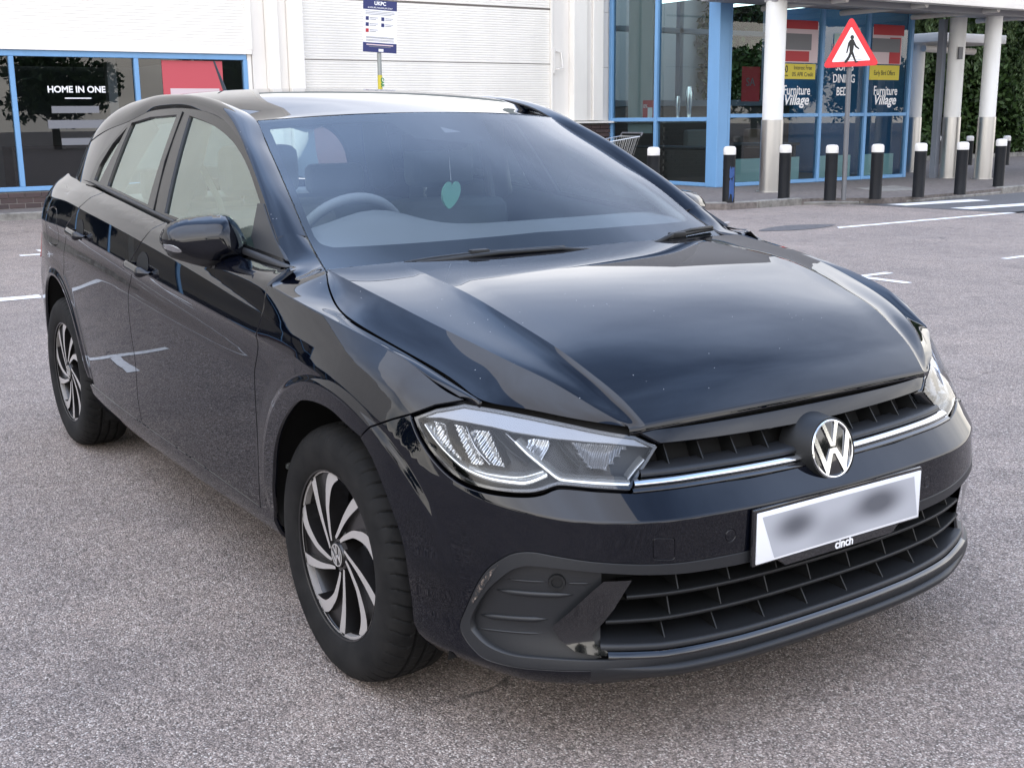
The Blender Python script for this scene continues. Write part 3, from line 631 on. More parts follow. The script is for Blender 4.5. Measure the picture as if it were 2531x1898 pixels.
for i, (x, y, lab) in enumerate(bl):
    o = bollard(x, y, H_, .088, lab)
    if i == 1:
        rng = np.random.RandomState(3); V = []; F = []
        for zc, hh in ((.20, .22), (.42, .12)):
            n_ = 7; k = len(V)
            for j in range(n_):
                a = -.9 + j * .16; V += [(x + .0885 * math.sin(a + 2.2), y + .0885 * math.cos(a + 2.2), .088 + zc - hh * rng.uniform(.3, 1)), (x + .0885 * math.sin(a + 2.2), y + .0885 * math.cos(a + 2.2), .088 + zc + hh * rng.uniform(.3, 1))]
            F += [(k + 2 * j, k + 2 * j + 1, k + 2 * j + 3, k + 2 * j + 2) for j in range(n_ - 1)]
        mk('worn_patch', V, F, 'bollard_blue', o)
for x, y, lab in ((-16.4, 23.4, 'small far bollard near the hedge, leftmost of the far row'), (-15.55, 23.49, 'small far bollard near the hedge, between the two white columns'), (-14.9, 24.0, 'small far bollard near the hedge, partly behind the rightmost front bollard')): bollard(x, y, .69, .085, lab, 'far bollards by the hedge')

# ------------------------------------------------------------------ pedestrian warning sign
sg = empty('warning_sign', (-9.364, 11.836, .088), 'red bordered triangular sign showing a walking pedestrian on grey pole', 'road sign')
MB().tube([(-9.364, 11.836, .088), (-9.37, 11.818, 2.45)], .036, 14).build('pole', 'sign_grey', sg, auto=40)
SN = Vector((.80, -.60, 0)).normalized(); SU = Vector((0, 0, 1)).cross(SN).normalized(); SV = Vector((0, 0, 1)); tilt = R(2.2)
SU2 = SU * math.cos(tilt) + SV * math.sin(tilt); SV2 = -SU * math.sin(tilt) + SV * math.cos(tilt)
SO = Vector((-9.364, 11.818, 2.20)) + SN * .045
def rtri(r_, rad):
    P_ = [Vector((r_ * math.cos(R(90 + 120 * k)), r_ * math.sin(R(90 + 120 * k)))) for k in range(3)]; out = []
    for k in range(3):
        p = P_[k]; d = p.normalized(); c = p - d * rad * 2
        for j in range(7): a = math.atan2(d.y, d.x) + R(-60 + 120 * j / 6); out.append((c.x + rad * math.cos(a), c.y + rad * math.sin(a)))
    return out
MB().prism(rtri(.465, .04), SO, SU2, SV2, SN * .012).build('red_plate', 'sign_red', sg); MB().prism(rtri(.315, .012), SO + SN * .0122, SU2, SV2, SN * .002).build('white_face', 'sign_white', sg)
MB().prism(rtri(.455, .04), SO - SN * .004, SU2, SV2, SN * .0035).build('back_plate', 'sign_grey', sg)
fig = [(-.005, .150), (-.028, .140), (-.050, .105), (-.062, .04), (-.075, -.02), (-.060, -.026), (-.045, .03), (-.030, .075), (-.032, .03), (-.030, -.01), (-.050, -.065), (-.100, -.135), (-.082, -.147), (-.060, -.135), (-.025, -.085), (-.005, -.04), (.015, -.085), (.045, -.15), (.085, -.142), (.080, -.132), (.058, -.128), (.035, -.065), (.015, -.005), (.022, .04), (.026, .075), (.045, .045), (.090, .015), (.098, .030), (.060, .065), (.035, .115), (.022, .145)]
MB().prism([(a * 1.08 + .01, c * 1.08 - .02) for a, c in fig], SO + SN * .0145, SU2, SV2, SN * .0015).build('pedestrian_symbol', 'sign_black', sg)
MB().prism([(.012 + .026 * math.cos(R(20 * k)), .168 + .030 * math.sin(R(20 * k))) for k in range(18)], SO + SN * .0145, SU2, SV2, SN * .0015).build('pedestrian_symbol', 'sign_black', sg)
mb = MB()
for k in range(-8, 9): mb.prism([(k * .0185, -.143), (k * .0185 + .012, -.143), (k * .0185 + .012, -.136), (k * .0185, -.136)], SO + SN * .0145, SU2, SV2, SN * .0012)
for k in list(range(-6, -4)) + [-2, -1, 0] + [3, 4, 5]: mb.prism([(k * .0185, -.098), (k * .0185 + .012, -.098), (k * .0185 + .012, -.092), (k * .0185, -.092)], SO + SN * .0145, SU2, SV2, SN * .0012)
mb.build('crossing_symbol', 'sign_black', sg)

# ------------------------------------------------------------------ parking notice on its pole
pn = empty('parking_notice', (-14.58, 7.07, .088), 'navy and white parking notice board on a galvanised pole behind the car', 'notice')
MB().tube([(-14.62, 7.07, .088), (-14.62, 7.07, 3.25)], .034, 12).build('pole', 'galv', pn, auto=40)
PO = Vector((-14.575, 7.075, 0)); PNn = Vector((1, -.12, 0)).normalized(); PU = Vector((0, 0, 1)).cross(PNn); ti = R(2.6); PU2 = PU * math.cos(ti) - Vector((0, 0, 1)) * math.sin(ti); PV2 = Vector((0, 0, 1)) * math.cos(ti) + PU * math.sin(ti)
PC = PO + Vector((0, 0, 2.705))
def pnb(x0, x1, y0, y1, m, nm, lay=0): MB().prism([(x0, y0), (x1, y0), (x1, y1), (x0, y1)], PC + PNn * (.004 + lay * .0015), PU2, PV2, PNn * .0012).build(nm, m, pn)
MB().prism([(-.278, -.388), (.278, -.388), (.278, .388), (-.278, .388)], PC, PU2, PV2, PNn * .004).build('board', 'sign_white', pn)
pnb(-.278, .278, .245, .388, 'sign_navy', 'header_band'); pnb(-.278, .278, -.388, -.245, 'sign_navy', 'footer_band')
pr = Matrix((PU2, PV2, PNn)).transposed()
text('notice_lettering', 'UKPC', .075, PC + PU2 * 0 + PV2 * .315 + PNn * .0075, 'white_print', pn, pr, bold=.002, ext=.0005); text('notice_lettering', '4 HOURS MAXIMUM STAY', .035, PC + PV2 * .262 + PNn * .0075, 'white_print', pn, pr, ext=.0005)
for k in range(3): pnb(-.24, .24 - .05 * (k == 2), .215 - k * .022, .221 - k * .022, 'print_grey', 'print_line', 1)
for (x, y) in ((-.235, .085), (-.235, -.005), (-.235, -.095), (.02, .085), (.02, -.005)):
    pnb(x, x + .05, y, y + .055, 'sign_navy' if y > -.05 else 'poster_red', 'pictogram', 1); pnb(x + .065, x + .20, y + .035, y + .042, 'print_grey', 'print_line', 1); pnb(x + .065, x + .17, y + .012, y + .019, 'print_grey', 'print_line', 1)
for yy in (-.165, -.178, -.205, -.222): pnb(-.23, .23, yy, yy + .006, 'print_grey', 'print_line', 1)
pnb(-.22, .22, -.285, -.268, 'poster_pale', 'print_line', 1); pnb(-.18, .18, -.31, -.300, 'print_grey', 'print_line', 1); pnb(-.02, .06, -.375, -.335, 'sign_white', 'print_line', 1)
MB().tube([(-14.62, 7.07, 1.75), (-14.62, 7.07, 1.98)], .037, 12).build('tape_band', 'tape_yellow', pn, auto=40)
text('tape_lettering', 'CAR', .07, (-14.58, 7.07, 1.87), 'tape_green', pn, face_rot((1, 0, 0), (0, 1, 0)), bold=.003)

# ------------------------------------------------------------------ shopping trolleys
def trolley(name, x, y, rz, lab):
    o = empty(name, (x, y, .088), lab, 'trolley', 'shopping trolleys by the wall'); c, s = math.cos(rz), math.sin(rz)
    T_ = lambda p: (x + p[0] * c - p[1] * s, y + p[0] * s + p[1] * c, .088 + p[2])
    def tb(nm, paths, r_, m='trolley_wire', n=6):
        mb = MB()
        for p in paths: mb.tube([T_(q) for q in p], r_, n)
        mb.build(nm, m, o, auto=50)
    top = [(-.45, -.22, .80), (.42, -.28, .92), (.42, .28, .92), (-.45, .22, .80), (-.45, -.22, .80)]; bot = [(-.42, -.19, .58), (.30, -.24, .56), (.30, .24, .56), (-.42, .19, .58), (-.42, -.19, .58)]
    tb('basket_rim', [top, bot], .008); w_ = []
    for a, b_, c_, d_, n in ((top[0], top[1], bot[0], bot[1], 16), (top[3], top[2], bot[3], bot[2], 16), (top[1], top[2], bot[1], bot[2], 10), (top[0], top[3], bot[0], bot[3], 8), (bot[0], bot[3], bot[1], bot[2], 0)):
        for k in range(n + 1):
            t = k / max(n, 1); w_.append([tuple(np.array(a) + (np.array(b_) - np.array(a)) * t), tuple(np.array(c_) + (np.array(d_) - np.array(c_)) * t)])
    for k in range(9): t = k / 8; w_.append([tuple(np.array(bot[0]) * (1 - t) + np.array(bot[3]) * t), tuple(np.array(bot[1]) * (1 - t) + np.array(bot[2]) * t)])
    tb('basket_wires', w_, .0025, n=4)
    for sg_ in (-1, 1): tb('side_leg', [[(.40, sg_ * .27, .10), (.18, sg_ * .25, .50), (.10, sg_ * .24, .555), (-.20, sg_ * .22, .555), (-.28, sg_ * .22, .50), (-.45, sg_ * .20, .10)]], .013, n=8)
    tb('base_frame', [[(.40, -.27, .10), (-.45, -.20, .10), (-.45, .20, .10), (.40, .27, .10)], [(.2, -.25, .16), (-.4, -.19, .16), (-.4, .19, .16), (.2, .25, .16)]], .010, 'trolley_grey')
    tb('handle', [[(.44, -.28, .93), (.47, -.28, .97), (.47, .28, .97), (.44, .28, .93)]], .014, 'trolley_grey', 8)
    for px, py in ((.40, -.26), (.40, .26), (-.44, -.19), (-.44, .19)):
        q = T_((px, py, .055)); MB().lathe([(.055, -.012), (.055, .012)], q, 14, axis='y').build('castor', 'trolley_grey', o, auto=40)
trolley('shopping_trolley', -12.6, 8.85, R(100), 'wire shopping trolley in front of the brick wall, seen through the windscreen')
trolley('shopping_trolley', -12.25, 9.72, R(84), 'wire shopping trolley beside the entrance glazing, just above the far windscreen pillar')

# ------------------------------------------------------------------ greenery
def leaf_cloud(name, n, sampler, size, mat, parent, squash=.5, droop=0.):
    rng = np.random.RandomState(abs(hash(name)) % 1000 if False else n % 977); C_ = sampler(n, rng)
    d = rng.normal(size=(n, 3)); d /= np.linalg.norm(d, axis=1, keepdims=True); d[:, 2] -= droop; d /= np.linalg.norm(d, axis=1, keepdims=True)
    u = np.cross(d, rng.normal(size=(n, 3))); u /= np.linalg.norm(u, axis=1, keepdims=True); L_ = (size * rng.uniform(.6, 1.4, n))[:, None]
    a = C_ - d * L_; b_ = C_ + d * L_; e = C_ + u * L_ * squash; f = C_ - u * L_ * squash
    V = np.stack([a, e, b_, f], 1).reshape(-1, 3); F = np.arange(4 * n).reshape(-1, 4)
    return mk(name, V, F.tolist(), mat, parent)
def hedge_s(y0, y1, x0, x1, z1, seed):
    def s(n, rng):
        y = rng.uniform(y0, y1, n); z = rng.uniform(.05, 1, n) ** .9 * z1; 
        bul = .5 * np.sin(y * 1.7 + seed) + .35 * np.sin(y * .8 + z * 1.3 + seed) + .3 * np.sin(z * 2.1 + y * 2.9)
        return np.c_[x1 + bul * .6 - np.abs(rng.normal(0, .35, n)), y, z * (1 + .05 * np.sin(y * 2.2))]
    return s
for i, (y0, y1, lab) in enumerate(((18.5, 26.0, 'dense dark green hedge behind the glazing and the slim column'), (26.0, 33.0, 'dense dark green hedge behind the two white columns'), (33, 46, 'dense dark green hedge at the far right, beyond the columns'))):
    hg = empty('hedge', (-20, (y0 + y1) / 2, 0), lab, 'hedge', 'tall hedges behind the shop')
    leaf_cloud('foliage', 26000 + i, hedge_s(y0, y1, -22, -19.2, 6.5, i), .10, 'leaf_dark', hg); leaf_cloud('lighter_foliage', 6000 + i, hedge_s(y0, y1, -22, -18.95, 3.2, i + .5), .085, 'leaf_mid', hg)  # second layer: leaves of a lighter green along the lower front
    MB().box((-21.5, y0, 0), (-20.6, y1, 6.2)).build('inner_mass', 'soil', hg)
def willow_s(cx, cy, top):
    def s(n, rng):
        k = 90; ax = rng.normal(cx, .7, k); ay = rng.normal(cy, 1.9, k); at_ = top + rng.uniform(-1.2, 1.0, k); ln = rng.uniform(1.0, 3.4, k); i = rng.randint(0, k, n); t = rng.uniform(0, 1, n)
        return np.c_[ax[i] + rng.normal(0, .06, n), ay[i] + rng.normal(0, .06, n) + .15 * t, at_[i] - t * ln[i]]
    return s
for cx, cy, lab in ((-18.4, 24.5, 'weeping tree hanging over the hedge beside the glazing'), (-17.6, 31.5, 'weeping tree hanging over the hedge right of the columns')):
    wt = empty('weeping_tree', (cx - 1.5, cy, 0), lab, 'tree', 'weeping trees over the hedge'); MB().tube([(cx - 1.5, cy, 0), (cx - 1.3, cy + .1, 3), (cx - .8, cy, 5.5)], [.18, .14, .07], 8).build('trunk', 'bark', wt, auto=50); leaf_cloud('crown', 15000 + int(cy), willow_s(cx, cy, 5.4), .07, 'leaf_willow', wt, .32, 1.2)
sheet('hedge_bed', [(-23, 18.2), (-18.2, 18.2), (-18.2, 46), (-23, 46)], .10, 'soil', .02)
mb = MB(); mb.box((-18.25, 18.3, .05), (-18.1, 46, .2)); o = mb.build('bed_kerb', 'kerb_stone'); o['kind'] = 'structure'
# trees and a house across the car park, behind the viewer: they show only as reflections
def tree(x, y, h, r_, lab, seed):
    t = empty('car_park_tree', (x, y, 0), lab, 'tree', 'trees across the car park'); rng = np.random.RandomState(seed)
    tr_ = MB().tube([(x, y, 0), (x + .1, y, h * .3), (x, y + .15, h * .6)], [.22, .17, .08], 8).build('trunk', 'bark', t, auto=50)
    mb = MB()
    for k in range(6):
        a = rng.uniform(0, 6.28); z0 = h * rng.uniform(.28, .5); mb.tube([(x, y, z0), (x + math.cos(a) * r_ * .6, y + math.sin(a) * r_ * .6, z0 + h * .25)], [.07, .025], 6)
    mb.build('limbs', 'bark', t, auto=50)
    def s(n, rg):
        k = 26; c = rg.normal(size=(k, 3)); c /= np.linalg.norm(c, axis=1, keepdims=True); c *= rg.uniform(.35, 1, (k, 1)); c = c * [r_, r_, h * .33] + [x, y, h * .64]; i = rg.randint(0, k, n)
        d = rg.normal(size=(n, 3)); d /= np.linalg.norm(d, axis=1, keepdims=True); return c[i] + d * (rg.uniform(.5, 1, (n, 1)) * r_ * .36)
    leaf_cloud('crown', 5200 + seed, s, .17, 'leaf_mid', t)
for i, (x, y, h, r_) in enumerate(((26, -16, 5.5, 2.8), (29, -8, 4.2, 2.4), (28, -1, 4.8, 2.6), (27, 6.5, 3.8, 2.2), (28, 13, 5.2, 2.8), (24, 21, 5, 2.7), (6, -29, 6.5, 3.0), (14, -26, 6, 3.0), (-3, -32, 6, 3), (26, 34, 4.8, 2.8), (24, 40, 5.4, 3.0), (27, 46, 4.6, 2.8), (25, 52, 5.6, 3.1), (28, 57, 4.8, 2.8), (26, 63, 5.2, 3.0), (29, 69, 5.0, 3.0), (27, 76, 5.6, 3.0))):
    tree(x, y, h, r_, 'leafy tree across the car park, mirrored in the car paint and shop glass', 31 + i)

# ------------------------------------------------------------------ body surfaces
# ---- body wrap surface: plan curve (arc length s) x height z -----------------
PLAN=np.array([(.785,0),(.782,.15),(.768,.33),(.746,.45),(.712,.54),(.665,.62),(.60,.69),(.52,.748),(.42,.80),(.30,.842),(.2,.860),(0,.872),(-.35,.873),(-1.0,.8755),(-1.4,.8755),(-2.0,.864),(-2.4,.842),(-2.75,.815),(-2.95,.78),(-3.10,.735),(-3.19,.62),(-3.235,.40),(-3.25,.2),(-3.252,0)])
def nspline(t,y,x):
    """natural cubic spline through (t,y) evaluated at x"""
    n=len(t);h=np.diff(t);A=np.zeros((n,n));r=np.zeros((n,)+y.shape[1:])
    A[0,0]=A[-1,-1]=1
    for i in range(1,n-1):
        A[i,i-1]=h[i-1];A[i,i]=2*(h[i-1]+h[i]);A[i,i+1]=h[i]
        r[i]=6*((y[i+1]-y[i])/h[i]-(y[i]-y[i-1])/h[i-1])
    M=np.linalg.solve(A,r)
    k=np.clip(np.searchsorted(t,x)-1,0,n-2);d=x-t[k];e=t[k+1]-x;hk=h[k]
    if y.ndim>1:d=d[...,None];e=e[...,None];hk=hk[...,None]
    return (M[k]*e**3+M[k+1]*d**3)/(6*hk)+(y[k]/hk-M[k]*hk/6)*e+(y[k+1]/hk-M[k+1]*hk/6)*d
_full=np.r_[PLAN[1:4][::-1]*[1,-1],PLAN,PLAN[-4:-1][::-1]*[1,-1]]
_t=np.r_[0,np.cumsum(np.hypot(*np.diff(_full,axis=0).T))]
_tt=np.linspace(_t[3],_t[-4],6000);_cc=nspline(_t,_full,_tt)
SS=np.r_[0,np.cumsum(np.hypot(*np.diff(_cc,axis=0).T))];CX,CY=_cc[:,0],_cc[:,1]
_dx=np.gradient(CX,SS);_dy=np.gradient(CY,SS);_l=np.hypot(_dx,_dy)
NX,NY=_dy/_l,-_dx/_l
SMAX=SS[-1]
def s_at(x,y): return SS[np.argmin((CX-x)**2+(CY-y)**2)]
def s_of_x(x):
    i=np.where(CY>.5)[0];return np.interp(-np.asarray(x),-CX[i],SS[i])
N_=None
ST=[ # plan point, k0..k8 : (z,o[,mlo,mhi])
((.785,0),   [(.150,-.12),(.185,-.03),(.225,-.008),(.30,-.020),(.42,-.004),(.525,0,.03,-1.0),(.595,-.066,-.8,-.6),(.69,-.113),(.80,-.20)]),
((.746,.45), [(.150,-.12),(.185,-.03),(.225,-.006),(.30,-.018),(.42,-.003),(.527,0,.03,-.95),(.597,-.063,-.8,-.6),(.69,-.107),(.80,-.20)]),
((.665,.62), [(.150,-.11),(.185,-.015),(.225,.010),(.30,-.004),(.42,.007),(.536,0,-.03,-.75),(.61,-.056,-.75,-.7),(.703,-.113),(.80,-.20)]),
((.60,.69),  [(.150,-.11),(.185,-.015),(.225,.010),(.30,0),(.42,.009),(.548,0,-.05,-.5),(.628,-.047,-.6,-.7),(.716,-.108),(.82,-.20)]),
((.52,.748), [(.150,-.11),(.185,-.03),(.225,0),(.30,-.004),(.42,.006),(.565,0,-.08,-.28),(.65,-.032,-.5,-.6),(.733,-.09),(.84,-.19)]),
((.42,.80),  [(.155,-.11),(.19,-.045),(.225,-.015),(.30,-.010),(.42,0),(.60,0,-.08,-.15),(.69,-.018,-.35,-.4),(.762,-.060),(.86,-.17)]),
((.30,.842), [(.165,-.11),(.195,-.055),(.24,-.03),(.31,-.018),(.45,-.004),(.68,0,-.06,-.15),(.755,-.019,-.45,-.5),(.814,-.066),(.90,-.17)]),
((.10,.868), [(.19,-.12),(.24,-.055),(.30,-.036),(.50,-.012),(.64,-.003),(.745,0,.0,-.15),(.803,-.015,-.35,-.4),(.857,-.054),(.95,-.16)]),
((-.15,.873),[(.20,-.12),(.25,-.055),(.31,-.034),(.50,-.014),(.665,-.004),(.775,0,.22,-.10),(.820,-.008,-.2,-.28),(.896,-.036),(.99,-.13)]),
((-.35,.873),[(.20,-.12),(.25,-.055),(.31,-.034),(.50,-.014),(.68,-.004),(.791,0,.5,-.17),(.848,-.012,-.22,-.34),(.922,-.030,-.4,-1.5),(.948,-.09)]),
((-1.0,.8755),[(.20,-.12),(.25,-.055),(.31,-.034),(.50,-.014),(.73,-.004),(.84,0,.55,-.17),(.925,-.0175,-.24,-.5),(.967,-.040,-.7,-1.5),(.990,-.09)]),
((-1.8,.872),[(.20,-.12),(.25,-.055),(.31,-.034),(.52,-.014),(.79,-.004),(.90,0,.5,-.17),(.995,-.019,-.25,-.7),(1.032,-.048,-.9,-1.5),(1.055,-.10)]),
((-2.3,.856),[(.20,-.12),(.25,-.055),(.31,-.034),(.52,-.010),(.80,-.003),(.92,0,.4,-.17),(1.02,-.022,-.3,-.7),(1.06,-.060,-.9,-1.5),(1.085,-.11)]),
((-2.75,.828),[(.20,-.10),(.25,-.045),(.31,-.02),(.52,-.004),(.80,0),(.92,-.004,.1,-.2),(1.01,-.03,-.4,-.6),(1.06,-.068),(1.10,-.13)]),
((-3.10,.735),[(.22,-.10),(.25,-.03),(.30,0),(.40,.01),(.60,.012),(.80,-.02,-.2,-.25),(.90,-.05,-.3,-.35),(1.02,-.095),(1.12,-.15)]),
((-3.235,.40),[(.22,-.10),(.25,-.03),(.30,0),(.40,.01),(.62,.010),(.72,-.04,-.4,-.3),(.85,-.065,-.2,-.3),(1.0,-.12),(1.1,-.18)]),
((-3.252,0),[(.22,-.10),(.25,-.03),(.30,0),(.40,.01),(.62,.010),(.72,-.04,-.4,-.3),(.85,-.065,-.2,-.3),(1.0,-.12),(1.1,-.18)]),
]
STs=np.array([s_at(*p) for p,_ in ST]);STs[0]=0;STs[-1]=SMAX
def _tang(z,o):
    m=np.zeros(len(z));d=np.diff(o)/np.diff(z)
    m[0]=d[0];m[-1]=d[-1]
    for i in range(1,len(z)-1):
        m[i]=0 if d[i-1]*d[i]<=0 else 2*d[i-1]*d[i]/(d[i-1]+d[i])
    return m
_Z=[];_O=[];_ML=[];_MH=[]
for p,f in ST:
    z=np.array([q[0] for q in f]);o=np.array([q[1] for q in f]);m=_tang(z,o);ml=m.copy();mh=m.copy()
    for i,q in enumerate(f):
        if len(q)>2:ml[i],mh[i]=q[2],q[3]
    _Z.append(z);_O.append(o);_ML.append(ml);_MH.append(mh)
_Z,_O,_ML,_MH=map(np.array,(_Z,_O,_ML,_MH))
_sg=np.linspace(0,SMAX,1500)
def _pch(tab):
    out=np.empty((len(_sg),tab.shape[1]))
    for k in range(tab.shape[1]):
        m=_tang(STs,tab[:,k]);i=np.clip(np.searchsorted(STs,_sg)-1,0,len(STs)-2)
        h=STs[i+1]-STs[i];t=(_sg-STs[i])/h
        out[:,k]=(2*t**3-3*t**2+1)*tab[i,k]+(t**3-2*t**2+t)*h*m[i]+(-2*t**3+3*t**2)*tab[i+1,k]+(t**3-t**2)*h*m[i+1]
    return out
TZ,TO,TL,TH=map(_pch,(_Z,_O,_ML,_MH))
def row(tab,s):
    f=np.clip(s/SMAX*(len(_sg)-1),0,len(_sg)-1.001);i=f.astype(int);w=(f-i)[...,None]
    return tab[i]*(1-w)+tab[i+1]*w
def kz(k,s): return row(TZ,np.asarray(s,float))[...,k]
WH=((0.0,.308),(-2.552,.308)) # wheel centres
def sstep(a,b,x):
    t=np.clip((x-a)/(b-a),0,1);return t*t*(3-2*t)
def off(s,z):
    s=np.asarray(s,float);z=np.asarray(z,float)
    Z,O,L,Hh=row(TZ,s),row(TO,s),row(TL,s),row(TH,s)
    k=np.clip((z[...,None]>=Z).sum(-1)-1,0,Z.shape[-1]-2)
    g=lambda T,i:np.take_along_axis(T,i[...,None],-1)[...,0]
    z0,z1,o0,o1,m0,m1=g(Z,k),g(Z,k+1),g(O,k),g(O,k+1),g(Hh,k),g(L,k+1)
    h=z1-z0;t=(z-z0)/h
    tc=np.clip(t,0,1)
    v=(2*tc**3-3*tc**2+1)*o0+(tc**3-2*tc**2+tc)*h*m0+(-2*tc**3+3*tc**2)*o1+(tc**3-tc**2)*h*m1
    return v+np.where(t<0,(t)*h*m0,0)+np.where(t>1,(t-1)*h*m1,0)
def plan(s):
    return np.interp(s,SS,CX),np.interp(s,SS,CY),np.interp(s,SS,NX),np.interp(s,SS,NY)
ARC=((.045,.325,.418),(-2.50,.325,.408)) # arch band centre x,z, outer radius
def B(s,z,extra=0.0,side=-1):
    """right-hand side (y<0) by default; side=+1 mirrors"""
    s=np.asarray(s,float);z=np.asarray(z,float)
    x,y,nx,ny=plan(s);o=off(s,z)
    for cx,cz,r0 in ARC:
        r=np.hypot(x-cx,z-cz);fl=sstep(r0+.010,r0-.014,r)*.007+sstep(r0+.06,r0,r)*.004
        o=o+fl*sstep(.30,.42,z)*sstep(.50,.42,x if cx>-1 else x*0)
    o=o+extra
    return np.stack([x+nx*o,side*(y+ny*o),z],-1)
def Bn(s,z,side=-1,e=.002):
    d1=B(s+e,z,side=side)-B(s-e,z,side=side);d2=B(s,z+e,side=side)-B(s,z-e,side=side)
    n=np.cross(d1,d2);n/=np.linalg.norm(n,axis=-1,keepdims=True)
    x,y,nx,ny=plan(s);ref=np.stack([nx,side*ny,0*nx],-1)
    return n*np.sign((n*ref).sum(-1,keepdims=True))
# ---- greenhouse side surface y=G(x,z) ----------------------------------------
GX=np.array([-3.0,-2.8,-2.6,-2.0,-1.4,-1.0,-.3,0.]);GY=np.array([.54,.63,.702,.755,.775,.777,.765,.75])
def belt(x):
    s=s_of_x(x);return kz(7,s)+.015,nspline(GX,GY,np.clip(np.asarray(x,float),-3.0,0.))
def G(x,z,side=-1,extra=0.0):
    x=np.asarray(x,float);z=np.asarray(z,float)
    zb,yb=belt(np.clip(x,-2.95,-.05));d=z-zb
    y=yb-.42*d-.24*d*np.abs(d)
    return np.stack([x,side*(y+extra),z],-1)

# ---- windscreen --------------------------------------------------------------
WE=np.array([(-.262,.690,.915),(-.318,.684,.940),(-.389,.674,.972),(-.463,.664,1.011),(-.537,.652,1.056),(-.619,.636,1.102),(-.715,.616,1.149),(-.815,.596,1.199),(-.923,.573,1.25),(-1.036,.549,1.305)])
WC=np.array([(-.175,0,.885),(-.24,0,.925),(-.38,0,1.017),(-.52,0,1.103),(-.66,0,1.183),(-.80,0,1.257),(-.935,0,1.326)])
def crv(P,t):
    P=np.asarray(P,float);d=np.r_[0,np.cumsum(np.linalg.norm(np.diff(P,axis=0),axis=1))]
    return nspline(d/d[-1],P,np.asarray(t,float))
def WS(u,v,side=-1,extra=0.0):
    u=np.asarray(u,float);v=np.asarray(v,float)
    e=crv(WE,v);c=crv(WC,v);a=np.abs(u)
    x=c[...,0]+(e[...,0]-c[...,0])*a**2.3;y=u*e[...,1];z=c[...,2]+(e[...,2]-c[...,2])*a**2
    P=np.stack([x,y,z],-1)
    return P+extra*np.array([.5,0,.86])

